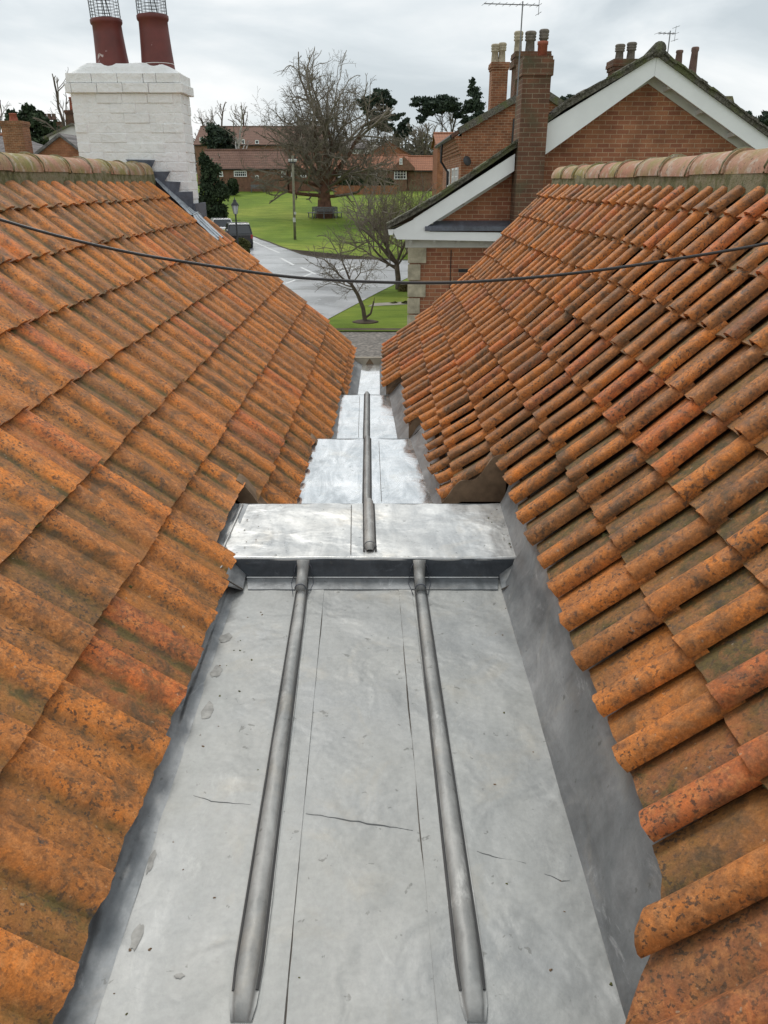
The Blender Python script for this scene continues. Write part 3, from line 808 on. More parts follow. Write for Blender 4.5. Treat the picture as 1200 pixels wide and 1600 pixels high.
# drip (vertical face) and its foot strip
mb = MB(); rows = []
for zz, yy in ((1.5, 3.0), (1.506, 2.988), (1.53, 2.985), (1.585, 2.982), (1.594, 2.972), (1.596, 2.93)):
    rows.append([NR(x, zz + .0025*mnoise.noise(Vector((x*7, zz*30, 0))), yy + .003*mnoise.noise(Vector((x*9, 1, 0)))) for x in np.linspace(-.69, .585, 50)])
mb.grid(rows[:5]); mb.build('drip_face', M['lead_shade'], gut, smooth=True)
mb = MB(); mb.grid([[NR(x, 1.588, 2.979) for x in np.linspace(-.60, .5, 30)], [NR(x, 1.5925, 2.975) for x in np.linspace(-.60, .5, 30)], [NR(x, 1.5935, 2.88) for x in np.linspace(-.58, .485, 30)], [NR(x, 1.604, 2.879) for x in np.linspace(-.58, .485, 30)]])
mb.build('drip_foot', M['lead_side'], gut)
mb = MB(); mb.tube([NR(x, 1.5885, 2.976) for x in np.linspace(-.60, .5, 30)], .003, 6); mb.build('drip_bead', M['lead_plat'], gut)
for sg, xa, xb in ((-1, -.60, -.665), (1, .50, .59)):            # folded corner flaps
    mb = MB(); mb.slab([NR(xa, 1.594, 2.87), NR(xb, 1.53, 2.80), NR(xb, 1.515, 2.985), NR(xa+sg*.005, 1.585, 2.985)], (0, 0, .006)); mb.build('corner_flap', M['lead_side'], gut)
    mb = MB(); mb.tube([NR(xa, 1.588, 2.868), NR(xb, 1.494, 2.798)], .0028, 5); mb.build('flap_edge', M['seam'], gut)
# platform + far falls
sole(-.71, .60, -.76, .63, 3.0, 3.6, 1.5, M['lead_plat'], ny=30, nx=50, amp=.006, seed=3)
mb = MB()                                                  # rounded nosing of the platform
mb.tube([NR(x, 1.509 + .002*mnoise.noise(Vector((x*8, 0, 0))), 2.999 + .003*mnoise.noise(Vector((x*6, 3, 0)))) for x in np.linspace(-.71, .60, 60)], .0095, 10); mb.build('drip_nosing', M['lead_plat'], gut, smooth=True)
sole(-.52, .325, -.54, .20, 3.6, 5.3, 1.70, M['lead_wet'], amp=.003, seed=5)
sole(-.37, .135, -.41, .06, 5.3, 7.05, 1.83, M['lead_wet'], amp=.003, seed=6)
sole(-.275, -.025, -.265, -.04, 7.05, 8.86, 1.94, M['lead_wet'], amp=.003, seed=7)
for (h0_, h1_, y_, xa, xb) in ((1.498, 1.70, 3.598, -.76, .63), (1.698, 1.83, 5.298, -.6, .3), (1.828, 1.94, 7.048, -.5, .15)):
    mb = MB(); mb.grid([[NR(x, h0_, y_) for x in (xa, xb)], [NR(x, h1_, y_+.012) for x in (xa, xb)]]); mb.build('step_face', M['lead_side'], gut)
# upstands, section by section
def upstand(side, ya, yb, xia, xib, Hs, ef, at, arc, rise=.0, out=.0, mat='lead_side', end=True):
    mb = MB(); rows = []; n = max(6, int((yb-ya)/.05))
    for i in range(n+1):
        t = i/n; y = ya+(yb-ya)*t; xi = xia+(xib-xia)*t
        ae = ef(min(max(y, ya+.02), yb-.02)); s = arc(ae); _, He = at(s)
        a1, H1 = ae, He+.015; a2, H2 = at(max(0, s-.12)); H2 += .012
        r_ = [NR(xi - side*.012, Hs-.0005, y)]
        for q in range(1, 8):
            u = q/7; wob = .007*mnoise.noise(Vector((y*5, u*4, side*3))) + .003*mnoise.noise(Vector((y*17, u*9, side)))
            xx = xi + (side*a1 - xi)*u; hh = Hs + (H1-Hs)*(u**.85)
            r_.append(NR(xx + wob, hh + wob, y))
        r_.append(NR(side*a2, H2, y))
        rows.append(r_)
    mb.grid(rows); mb.build('lead_upstand', M[mat], gut, smooth=True)
def eRn(y): return .61
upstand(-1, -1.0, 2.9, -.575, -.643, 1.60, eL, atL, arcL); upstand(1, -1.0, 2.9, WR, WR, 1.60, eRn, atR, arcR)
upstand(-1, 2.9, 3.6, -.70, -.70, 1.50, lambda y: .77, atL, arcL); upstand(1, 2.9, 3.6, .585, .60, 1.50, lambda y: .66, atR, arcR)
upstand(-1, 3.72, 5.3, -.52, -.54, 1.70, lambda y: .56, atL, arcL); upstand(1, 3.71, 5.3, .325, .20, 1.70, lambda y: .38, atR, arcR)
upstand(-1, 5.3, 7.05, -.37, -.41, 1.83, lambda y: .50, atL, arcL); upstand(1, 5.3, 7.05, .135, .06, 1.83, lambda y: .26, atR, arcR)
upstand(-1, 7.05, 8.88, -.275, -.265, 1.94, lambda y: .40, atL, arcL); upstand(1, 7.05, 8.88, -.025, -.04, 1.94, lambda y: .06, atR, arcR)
for fx in (lambda y: -.715, lambda y: .60+.02*(y-3)):
    mb = MB(); mb.tube([NR(fx(y), 1.494, y) for y in np.linspace(3.02, 3.58, 12)], .0045, 6); mb.build('edge_weld', M['lead_plat'], gut, smooth=True)
# rolls
def roll(p_far, p_near, H, r_, collar=True):
    A, B = px_line(p_far, p_near, H); A = Vector(A); B = Vector(B)
    n = 60; d = (B-A).normalized(); pn = Vector((-d.y, d.x)); rows = []; k = 14
    L = (B-A).length
    for i in range(n+1):
        t = i/n; c = A.lerp(B, t); dist = (1-t)*L; e_ = min(1, (dist/.13))**.5 if dist < .13 else 1
        wob = .002*mnoise.noise(Vector((c.y*4, c.x*3, 0)))
        rt_ = .78+.26*t; r_h = r_*.8*rt_*(.3+.7*e_)*(1 if dist > .004 else 0)*(1+.16*mnoise.noise(Vector((c.y*5, 5, c.x*9))) + .08*mnoise.noise(Vector((c.y*17, 2, c.x*9)))); r_w = r_*rt_*(.62+.38*e_)*(1+.035*mnoise.noise(Vector((c.y*9, c.x, 7))))
        row = []
        # flare at the root, pinch, then the dome
        prof = [(-1.32, 0.0), (-1.18, .0), (-1.0, .04)] + [(-math.cos(math.pi*q/k)*(1.0 if 2 < q < k-2 else .94), .10+.9*math.sin(math.pi*q/k)) for q in range(1, k)] + [(1.0, .04), (1.18, 0), (1.32, 0)]
        for (u, h) in prof:
            q = c + pn*(u*r_w+wob); row.append(NR(q.x, H-.005-h*r_h, q.y))
        rows.append(row)
    rows.append([p+Vector((0,-.001,-.03)) for p in rows[-1]])
    mb = MB(); mb.grid(rows); ob = mb.build('lead_roll', M['lead_roll'], gut, smooth=True)
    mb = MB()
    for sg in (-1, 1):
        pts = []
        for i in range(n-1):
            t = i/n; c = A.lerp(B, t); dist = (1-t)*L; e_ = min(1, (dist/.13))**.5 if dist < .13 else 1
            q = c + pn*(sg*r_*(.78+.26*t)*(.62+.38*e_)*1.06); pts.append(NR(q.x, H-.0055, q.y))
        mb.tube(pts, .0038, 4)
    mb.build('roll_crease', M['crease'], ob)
    if collar:
        mb = MB(); cpt = A
        # tube bending up into the drip face
        pts = [NR(cpt.x, H-.03, 2.84), NR(cpt.x-.001, H-.035, 2.93), NR(cpt.x, H-.055, 2.972), NR(cpt.x, H-.088, 2.992)]
        mb.tube(pts, [r_*S*.86, r_*S*.9, r_*S*.98, r_*S*1.15], 16); mb.build('roll_end', M['lead_roll'], ob, smooth=True)
        mb = MB(); ring = [NR(cpt.x+math.cos(t)*r_*1.5, H-.045-math.sin(t)*.045, 2.976) for t in np.linspace(-.25, math.pi+.25, 22)]
        mb.tube(ring, .002, 5)
        for sg in (-1, 1): mb.tube([NR(cpt.x+sg*r_*1.5, H-.03, 2.974), NR(cpt.x+sg*r_*1.9, H-.008, 2.93), NR(cpt.x+sg*r_*1.2, H-.0075, 2.83)], .0012, 4)
        mb.tube([NR(cpt.x+math.cos(t)*r_*.9, H-.03-math.sin(t)*r_*.88, 2.84) for t in np.linspace(0, math.pi, 14)], .0018, 5)
        mb.build('weld_collar', M['lead_flash'], ob, smooth=True)
roll((474,908), (377,1597), 1.6, .0255); roll((655,908), (744,1597), 1.6, .0255)
# long roll of the upper falls
def path_roll():
    xs_ = []
    def seg(pts, r_, endcap):
        rows = []; k = 12
        for i, (x, y, H) in enumerate(pts):
            L0 = y - pts[0][1]; e_ = min(1, max(.05, L0/.05))**.5 if endcap else 1
            row = []
            for q in range(k+1):
                a = math.pi*q/k; row.append(NR(x-math.cos(a)*r_*(.5+.5*e_), H-.004-math.sin(a)*r_*1.35*e_, y))
            rows.append(row)
        return rows
    a = PH(578, 862, 1.5); b = PH(576, 788, 1.5); c = PH(576, 785, 1.7); d = PH(574, 686, 1.7); e2 = PH(574, 684, 1.83); f = PH(573.5, 616, 1.83)
    mb = MB(); first = None
    for (p, q, H, cap) in ((a, b, 1.5, True), (c, d, 1.7, False), (e2, f, 1.83, False)):
        if H > 1.5: p = (p[0], 3.6 if H == 1.7 else 5.3)
        pts = [(p[0]+(q[0]-p[0])*t, p[1]+(q[1]-p[1])*t, H) for t in np.linspace(0, 1, 30)]
        mb.grid(seg(pts, .024 if H < 1.6 else .019, cap))
    ob = mb.build('lead_roll', M['lead_roll'], gut, smooth=True)
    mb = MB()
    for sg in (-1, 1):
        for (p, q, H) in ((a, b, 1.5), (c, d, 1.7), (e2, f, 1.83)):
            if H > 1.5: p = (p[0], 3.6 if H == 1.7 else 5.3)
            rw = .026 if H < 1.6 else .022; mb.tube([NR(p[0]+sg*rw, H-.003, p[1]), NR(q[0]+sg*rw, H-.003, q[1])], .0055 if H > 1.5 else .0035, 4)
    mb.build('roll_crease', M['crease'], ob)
    mb = MB(); mb.tube([NR(a[0]+math.cos(t)*.028, 1.5-.012-math.sin(t)*.03, a[1]+.02) for t in np.linspace(0, math.pi*2, 20)], .0025, 5); mb.build('roll_end_cap', M['lead_side'], ob, smooth=True)
path_roll()
def hseam(pts, H, w_=.0016):
    mb = MB(); q = [PH(x, y, H) for x, y in pts]; mb.tube([NR(a[0], H-.004, a[1]) for a in q], w_, 4); mb.build('sheet_seam', M['seam'], gut)
hseam([(548,866),(549,790)], 1.5, .0012); hseam([(596,783),(592,690)], 1.7, .0012); hseam([(560,683),(562,620)], 1.83, .0012)
# outlet board
mb = MB(); mb.box(-.36*S, .02*S, 8.86*S, 8.9*S, CAMZ-2.1*S, CAMZ-1.86*S); mb.build('end_board', M['timber'], gut)
mb = MB(); mb.slab([NR(-.21, 1.935, 8.855), NR(-.12, 1.935, 8.855), NR(-.165, 1.87, 8.855)], (0, .008, 0)); mb.build('outlet_notch', M['underclay'], gut)

rg = random.Random(99)
for nm, mt, n in (('clay_grit', M['underclay'], 46), ('moss_debris', M['moss'], 26)):
    mb = MB()
    for _ in range(n):
        if rg.random() < .75:
            y = rg.uniform(.5, 2.9); sd_ = rg.choice((-1, 1)); x = (-.60 + abs(rg.gauss(0, .05))) if sd_ < 0 else (.50 - abs(rg.gauss(0, .05)))
            if rg.random() < .25: x = rg.uniform(-.55, .45)
            H = 1.6 - surf(x, y) if x > -.6 else 1.597
        else: y = rg.uniform(3.05, 3.55); x = rg.choice((-.66+abs(rg.gauss(0, .05)), .57-abs(rg.gauss(0, .05)))); H = 1.496
        c = NR(x, H, y); r_ = rg.uniform(.001, .0024)
        rows = [[c + Vector((math.cos(t)*math.cos(p)*r_*1.6, math.sin(t)*math.cos(p)*r_*1.3, math.sin(p)*r_))*(1+.22*math.sin(t*2+_)+.15*math.sin(t*3+_*2)) for t in [2*math.pi*q/9 for q in range(10)]] for p in (0, .6, 1.2, 1.57)]
        mb.grid(rows)
    o = mb.build(nm, mt, gut); o['kind'] = 'stuff'
# ------------------------------------------------------------------ CABLE
def cable():
    px_ = [(-260,250), (-120,305), (0,343), (100,371), (200,394), (300,411), (430,430), (520,437.5), (600,441), (680,442), (760,439), (860,431), (960,419), (1080,401), (1200,380), (1320,350), (1460,295)]
    pts = [P(x, y, 1.9) for x, y in px_]
    # smooth
    out = []
    for i in range(len(pts)-1):
        p0 = pts[max(i-1, 0)]; p1 = pts[i]; p2 = pts[i+1]; p3 = pts[min(i+2, len(pts)-1)]
        for t in np.linspace(0, 1, 6)[:-1]:
            out.append(.5*((2*p1)+(p2-p0)*t+(2*p0-5*p1+4*p2-p3)*t*t+(3*p1-p0-3*p2+p3)*t**3))
    out.append(pts[-1])
    mb = MB(); mb.tube(out, .0036, 8)
    o = mb.build('overhead_cable', M['cable'], smooth=True)
    tag(o, 'thin black cable sagging across the view between the two tiled roofs', 'cable')
    return out
cable()

# ------------------------------------------------------------------ generic house parts
def window(par, x0, x1, z0, z1, y, nx=3, nz=2, t=.06, name='window'):
    mb = MB(); d = .05
    mb.box(x0-t*.2, x0+t, y-d, y, z0, z1); mb.box(x1-t, x1+t*.2, y-d, y, z0, z1)
    mb.box(x0+t, x1-t, y-d+.004, y, z1-t, z1+t*.2); mb.box(x0-t*.5, x1+t*.5, y-d-.05, y, z0-t, z0)
    for i in range(1, nx): xx = x0+(x1-x0)*i/nx; mb.box(xx-t*.3, xx+t*.3, y-d+.012, y, z0, z1-t)
    for i in range(1, nz): zz = z0+(z1-z0)*i/nz; mb.box(x0+t, x1-t, y-d+.018, y, zz-t*.3, zz+t*.3)
    f = mb.build(name, M['white'], par)
    mb = MB(); mb.box(x0+.01, x1-.01, y-.012, y+.02, z0+.002, z1-.01); mb.build('pane', M['glass'], f)
    return f
def pot(par, x, y, z, h, r_, mat, style=0):
    mb = MB()
    if style == 0: pr = [(r_*1.15,0),(r_*1.1,h*.06),(r_,h*.1),(r_*.85,h*.6),(r_*1.1,h*.62),(r_*1.12,h*.68),(r_*.92,h*.7),(r_*1.1,h*.74),(r_*1.14,h*.8),(r_*.95,h*.82),(r_*1.12,h*.86),(r_*1.16,h*.94),(r_*.9,h),(r_*.6,h),(r_*.6,h*.8)]
    elif style == 1: pr = [(r_*1.2,0),(r_*1.1,h*.2),(r_*.85,h*.85),(r_*1.0,h*.88),(r_*1.0,h*.97),(r_*.8,h),(r_*.6,h),(r_*.6,h*.8)]
    else: pr = [(r_,0),(r_,h*.8),(r_*1.12,h*.82),(r_*1.12,h),(r_*.85,h),(r_*.8,h*.6)]
    mb.lathe((x, y, z), pr, 14); return mb.build('chimney_pot', mat, par, smooth=True)
def stack(par, x0, x1, y0, y1, z0, z1, mat, cap=3, nm='chimney'):
    mb = MB(); mb.box(x0, x1, y0, y1, z0, z1-.24)
    for k in range(cap):
        o = .03*(k+1) if k < 2 else .05; mb.box(x0-o, x1+o, y0-o, y1+o, z1-.24+k*.08, z1-.24+(k+1)*.08-.001)
    return mb.build(nm, mat, par)

# ------------------------------------------------------------------ BUNGALOW ON THE RIGHT
YB = 15.5; YW = 15.85; SK = .17
A_l = P(612,356,YB); A_m = P(805,236,YB); B_m = P(850,194,YB); APX = P(1026,88,YB); B_r = P(1196,212,YB); B_r2 = APX + (B_r-APX)*2.1
bx = APX.x
bun = empty('bungalow', (bx, YB+3, 0), 'red brick bungalow with white bargeboards and mossy verge at the right, beyond the gutter end', 'house')
zl = A_l.z; wl = P(640,384,YW).x; wz = P(640,384,YW).z
wr = bx + (bx-wl)
zr = lambda x: None
mb = MB()   # gable wall following the roof underside
tri = [Vector((wl, YW, -.02)), Vector((wr, YW, -.02)), Vector((wr, YW, wz)), Vector((wr, YW, wz+.3)), P(1146,222,YW)*1.0, P(1020,132,YW), P(850,252,YW), P(800,262,YW), P(690,350,YW), Vector((wl, YW, wz))]
w_r = [Vector((wl, YW, -.02)), Vector((wr, YW, -.02)), Vector((wr, YW, wz+.1)), APX+Vector((0, YW-YB, -.22)), B_m+Vector((0, YW-YB, -.2)), A_m+Vector((-.05, YW-YB, -.2)), Vector((wl, YW, wz+.1))]
mb.slab([Vector((p.x, YW, p.z)) for p in w_r], (9*SK, 9, 0)); mb.build('wall', M['brickN'], bun)
def board(a, b, depth, y, th=.04, par=bun, name='bargeboard', mat=None, va=None, vb=None):
    mb = MB(); va = va or depth; vb = vb or depth
    mb.slab([Vector((a.x, y, a.z)), Vector((b.x, y, b.z)), Vector((b.x, y, b.z-vb)), Vector((a.x, y, a.z-va))], (0, th, 0)); return mb.build(name, mat or M['white'], par)
board(P(850,196,YB), APX, .3, YB, va=.52, vb=.30); board(APX+Vector((.004,0,0)), B_r2, .3, YB)
board(P(646,342,YB), P(805,240,YB), .29, YB)
mb = MB(); e1 = P(612,361,YB); e2 = P(652,338,YB)            # swept foot of the lower bargeboard and cornice fascia
yc_ = YB+.006; mb.slab([P(613,360,yc_), P(652,340,yc_), P(668,352,yc_), P(672,362,yc_), P(830,364,yc_), P(830,378,yc_), P(620,374,yc_)], (0, .05, 0)); mb.build('cornice', M['white'], bun)
mb = MB(); mb.box(P(617,0,YB).x, P(840,380,YB).x, YB+.05, YW, P(620,374,YB).z+.02, P(620,374,YB).z+.05); mb.build('soffit', M['soffit'], bun)
zs = P(620,374,YB).z
mb = MB(); mb.box(P(634,380,YB).x, P(840,380,YB).x, YW-.05, YW-.003, wz-.03, zs+.02); mb.build('frieze', M['soffit'], bun)
for k in range(6):
    x = P(640,378,YB).x + k*.46; mb = MB(); mb.box(x, x+.05, YB+.1, YW-.05, zs-.06, zs+.02); mb.box(x-.01, x+.06, YW-.09, YW-.05, wz+.02, zs); mb.build('cornice_bracket', M['soffit'], bun)
mb = MB(); a = P(664,352,YB); b = P(840,357,YB)
mb.slab([Vector((a.x, YB-.02, a.z-.02)), Vector((b.x, YB-.02, a.z-.02)), Vector((b.x, YW, a.z+.07)), Vector((a.x+.1, YW, a.z+.07))], (0, 0, -.03)); mb.box(a.x, b.x, YB-.025, YB-.004, a.z-.10, a.z-.03); mb.build('cornice_flashing', M['lead_flash'], bun)
# sloping soffits with brackets
def slsof(a, b, dep, n, skip0=0):
    a = a.copy(); b = b.copy(); d = (b-a)
    mb = MB(); mb.slab([Vector((a.x, YB+.04, a.z-dep+.06)), Vector((b.x, YB+.04, b.z-dep+.06)), Vector((b.x, YW, b.z-dep+.06)), Vector((a.x, YW, a.z-dep+.06))], (0, 0, .03)); 
    mb.slab([Vector((a.x, YW-.03, a.z-dep+.06)), Vector((b.x, YW-.03, b.z-dep+.06)), Vector((b.x, YW-.03, b.z-dep-.08)), Vector((a.x, YW-.03, a.z-dep-.08))], (0, .027, 0))
    mb.build('soffit', M['soffit'], bun)
    for k in range(n):
        t = (k+.5)/n; p = a + d*t; mb = MB()
        mb.beam(Vector((p.x, YB+.06, p.z-dep+.03)), Vector((p.x, YW-.03, p.z-dep-.0)), .06, .08); mb.build('verge_bracket', M['soffit'], bun)
slsof(P(650,340,YB), P(805,240,YB), .29, 3); slsof(B_m, APX, .30, 4); slsof(APX, B_r2, .30, 7)
# roof
mb = MB(); rt = .11; yb = YB+9.6
def rpl(a, b, y0=YB-.06):
    mb.slab([Vector((a.x, y0, a.z)), Vector((b.x, y0, b.z)), Vector((b.x+(yb-y0)*SK, yb, b.z)), Vector((a.x+(yb-y0)*SK, yb, a.z))], (0, 0, rt))
Ls = [P(604,358,YB), P(640,339,YB), P(680,316,YB), P(740,275,YB), P(800,234,YB), P(846,207,YB)]
for p, q in zip(Ls, Ls[1:]): rpl(p, q)
rpl(P(838,206,YB)+Vector((0,0,.02)), P(880,172,YB)); rpl(P(880,172,YB), APX); rpl(APX, B_r2)
mb.build('roof', M['mossroof'], bun)
mb = MB()   # rough verge tile noses
rr = random.Random(4)
for p, q in list(zip(Ls, Ls[1:])) + [(P(840,204,YB), P(880,170,YB)), (P(880,170,YB), APX), (APX, B_r2)]:
    n = max(1, int((q-p).length/.13))
    for k in range(n):
        a = p.lerp(q, k/n) + Vector((0,0,rt*.9)); b = p.lerp(q, (k+1.15)/n) + Vector((0,0,rt*.9))
        hj = rr.uniform(.02, .045); mb.beam(Vector((a.x, YB-.02+rr.uniform(-.02,.02), a.z)), Vector((b.x, YB-.02+rr.uniform(-.02,.02), b.z+rr.uniform(-.012,.012))), .16, hj, up=(0,0,1))
mb.build('verge_tile', M['mossroof'], bun)
mb = MB(); mb.tube([Vector((APX.x, YB-.1, APX.z+.10)), Vector((APX.x+SK*9.6, yb, APX.z+.10))], .12, 14); mb.build('ridge_tile', M['mossroof'], bun, smooth=True)
# eaves gutter
g0 = P(611,361,YB); mb = MB(); mb.slab([g0+Vector((-.06,-.02,.03)), g0+Vector((.05,-.02,.03)), g0+Vector((.03,-.02,-.07)), g0+Vector((-.04,-.02,-.07))], (9.4*SK, 9.4, 0)); mb.build('eaves_gutter', M['white'], bun)
# quoins
zt = wz-.02; k = 0
while zt > .1:
    wq = .36 if k % 2 == 0 else .25; h = .325
    mb = MB(); x0 = wl-.03; mb.box(x0, x0+wq, YW-.035, YW+.02, zt-h+.02, zt); q = mb.build('quoin', M['stone'], bun)
    bv = q.modifiers.new('b', 'BEVEL'); bv.width = .015; bv.segments = 2
    zt -= h; k += 1
mb = MB(); c0 = P(705,388,YW); mb.tube([Vector((c0.x, YW-.012, c0.z-.03)), Vector((c0.x+.003, YW-.012, 1.5)), Vector((c0.x, YW-.012, 0))], .008, 5); mb.build('wall_cable', M['black'], bun)
mb = MB(); v0 = P(725,423,YW); mb.box(v0.x-.11, v0.x+.11, YW-.008, YW+.02, v0.z-.03, v0.z+.035); mb.build('air_brick', M['black'], bun)
# external stack
sx0 = P(803,345,15.3).x; sx1 = P(846,300,15.3).x+.02
mb = MB(); zt = P(830,118,15.3).z; z2 = P(830,88,15.3).z
mb.box(sx0, sx1, 15.3, YW+.1, -.02, zt); mb.box(sx0-.025, sx1+.03, 15.27, YW+.13, zt, z2-.05); mb.box(sx0+.0, sx1+.01, 15.29, YW+.1, z2-.05, z2+.01)
bs = mb.build('chimney', M['brickS'], bun); bs['label'] = 'tall narrow mossy brick chimney with one red pot'
pot(bs, sx1-.15, 15.5, z2-.02, .27, .085, M['redpot'], 2)
# TV aerial on the stack
def aerial(base, h, blen, nel, ellen, lab, zrot=0, r_=.015):
    o = empty('tv_aerial', base, lab, 'aerial')
    mb = MB(); mb.tube([base, base+Vector((0,0,h))], r_, 6); mb.build('mast', M['alu'], o)
    mb = MB(); d = Vector((math.cos(zrot), math.sin(zrot), 0)); n = Vector((-d.y, d.x, 0)); t = base+Vector((0,0,h-.05))
    mb.tube([t-d*blen*.7, t+d*blen*.3], r_*.7, 5)
    for k in range(nel):
        c = t - d*blen*.7 + d*blen*k/(nel-1)
        mb.tube([c-n*ellen/2-Vector((0,0,.0)), c+n*ellen/2], r_*.35, 4)
    for k in (-1, 1): mb.tube([t+d*blen*.3+Vector((0,0,k*.12))-n*ellen*.5, t+d*blen*.3+Vector((0,0,k*.12))+n*ellen*.5], r_*.4, 4)
    mb.tube([t+d*blen*.3-Vector((0,0,.14)), t+d*blen*.3+Vector((0,0,.14))], r_*.4, 4)
    mb.build('antenna', M['alu'], o)
ab = P(808,150,15.22); aerial(ab, P(814,2,15.22).z-ab.z, .95, 9, .3, 'tall thin aerial mast strapped to the mossy brick chimney on the right', R(8), .012)
# chimneys further along the bungalow roof
def P2(x, y, Y): return P(x, y, Y)
Yc = 22
a = P(957,120,Yc); b = P(994,92,Yc)
s2 = stack(bun, a.x+.03, b.x+.05, Yc, Yc+.6, 3.4, b.z, M['brickO2'], 3); s2['label'] = 'sooty brick chimney with two grey pots behind the slope'
for (x, y0, y1) in ((972, 94, 66), (990, 94, 63)):
    p = P(x, y0, Yc); pot(s2, p.x, Yc+.3, p.z-.04, P(x, y1, Yc).z-p.z+.04, .11, M['greypot'], 0)
for (x, y0, y1, Yq) in ((1061, 108, 77, 21), (1083, 122, 72, 20)):
    p = P(x, y0, Yq)
    sk = stack(bun, p.x-.2, p.x+.22, Yq-.1, Yq+.35, 3.2, p.z, M['brickO2'], 2); pot(sk, p.x, Yq+.12, p.z-.03, P(x, y1, Yq).z-p.z+.03, .085, M['brownpot'], 1)
p = P(1147,180,21); mb = MB(); mb.slab([P(1140,190,21), P(1134,150,21), P(1145,150,21), P(1152,178,21)], (0, .4, 0)); mb.build('chimney', M['mortar'], bun)
ab = P(1041,100,19); aerial(ab, P(1046,48,19).z-ab.z, .4, 5, .3, 'small grid aerial on a thin mast behind the white gable apex', R(10), .012)

# ------------------------------------------------------------------ OLD HOUSE BEHIND
YO = 30
ap = P(836,138,YO); el = P(722,203,YO); er = P(955,215,YO)
old = empty('old_house', (ap.x, YO+4, 0), 'older two-storey brick house with corbelled eaves and tall chimneys behind the bungalow', 'house')
mb = MB(); mb.slab([Vector((el.x, YO, -.02)), Vector((er.x, YO, -.02)), Vector((er.x, YO, er.z)), Vector((ap.x, YO, ap.z-.12)), Vector((el.x, YO, el.z-.1))], (0, 9, 0)); mb.build('wall', M['brickO'], old)
mb = MB()
for p, q in ((el+Vector((-.35,0,-.25)), ap), (ap, er)):
    mb.slab([p, q, q+Vector((0,9.2,0)), p+Vector((0,9.2,0))], (0,0,.14))
    n = 26
mb.build('roof', M['roofC'], old)
mb = MB()
for p, q in ((el+Vector((-.12,0,-.06)), ap), (ap, er)):
    mb.beam(Vector((p.x, YO-.05, p.z+.02)), Vector((q.x, YO-.05, q.z+.02)), .3, .22)
mb.build('verge', M['mossroof'], old)
mb = MB()
for k in range(5): mb.box(el.x-.05*(k+1), el.x-.001, YO+.01*k, YO+8.9, el.z-.75+k*.11, el.z-.75+(k+1)*.11-.002)
mb.build('corbelled_eaves', M['brickO'], old)
mb = MB(); gx = el.x-.35; mb.tube([Vector((gx, YO+.1, el.z-.2)), Vector((gx, YO+9, el.z-.2))], .07, 8); mb.tube([Vector((gx, YO+5, el.z-.2)), Vector((gx-.02, YO+5, el.z-.9)), Vector((el.x-.08, YO+5, el.z-1.3)), Vector((el.x-.08, YO+5, 0))], .05, 8); mb.build('gutter_and_downpipe', M['black'], old)
def sidewin(par, x, y0, y1, z0, z1):
    mb = MB(); t = .07
    mb.box(x-.05, x, y0, y0+t, z0, z1); mb.box(x-.05, x, y1-t, y1, z0, z1); mb.box(x-.048, x, y0+t, y1-t, z1-t, z1); mb.box(x-.09, x, y0-.05, y1+.05, z0-t, z0); mb.box(x-.04, x, (y0+y1)/2-.03, (y0+y1)/2+.03, z0, z1-t); mb.box(x-.036, x, y0+t, y1-t, (z0+z1)/2-.02, (z0+z1)/2+.02)
    f = mb.build('window', M['white'], par); mb = MB(); mb.box(x-.014, x+.01, y0+.01, y1-.01, z0, z1-.01); mb.build('pane', M['glass'], f)
wz0 = P(716,290,31.5).z; wz1 = P(716,262,31.5).z
for y0 in (30.8, 32.4, 34.6): sidewin(old, el.x, y0, y0+.95, wz0, wz1)
mb = MB(); dp = P(738,240,YO); mb.box(dp.x-.02, dp.x+.02, YO-.03, YO, 4, dp.z)
a = P(728,250,YO-.1)
mb = MB(); mb.lathe((0,0,0), [(.04,0),(.15,.02),(.17,.04),(.16,.05)], 18, Matrix.Translation(P(729,252,YO-.15)) @ Matrix.Rotation(R(70), 4, 'X') @ Matrix.Rotation(R(30), 4, 'Y')); mb.build('satellite_dish', M['iron'], old, smooth=True)
mb = MB(); a = P(803,185,YO-.1); b = P(800,225,YO-.1); mb.tube([a, b], .035, 6); mb.build('vent_pipe', M['black'], old)
a = P(763,170,33); b = P(796,97,33); s3 = stack(old, a.x+.08, b.x-.03, 33, 33.8, el.z-.3, b.z, M['brickO'], 3); s3['label'] = 'square brick chimney with two buff pots'
for (x, y0, y1) in ((775, 97, 67), (786, 96, 65)):
    p = P(x, y0, 33); pot(s3, p.x, 33.4, p.z-.03, P(x, y1, 33).z-p.z+.05, .14, M['buffpot'], 0)
a = P(801,150,YO); b = P(863,80,YO); s4 = stack(old, a.x+.05, b.x-.08, YO+.02, YO+.9, el.z, b.z, M['brickO2'], 3); s4['label'] = 'broad sooty brick chimney with three pots at the gable apex'
mb = MB(); mb.box(a.x-.03, b.x, YO-.04, YO+.96, P(0,104,YO).z, P(0,82,YO).z-.2); mb.build('corbel_band', M['brickO2'], s4)
for (x, y0, y1, m, r_) in ((812, 82, 45, M['buffpot'], .14), (831, 82, 45, M['greypot'], .17), (852, 80, 42, M['greypot'], .15)):
    p = P(x, y0, YO); pot(s4, p.x, YO+.45, p.z-.05, P(x, y1, YO).z-p.z+.05, r_, m, 0)

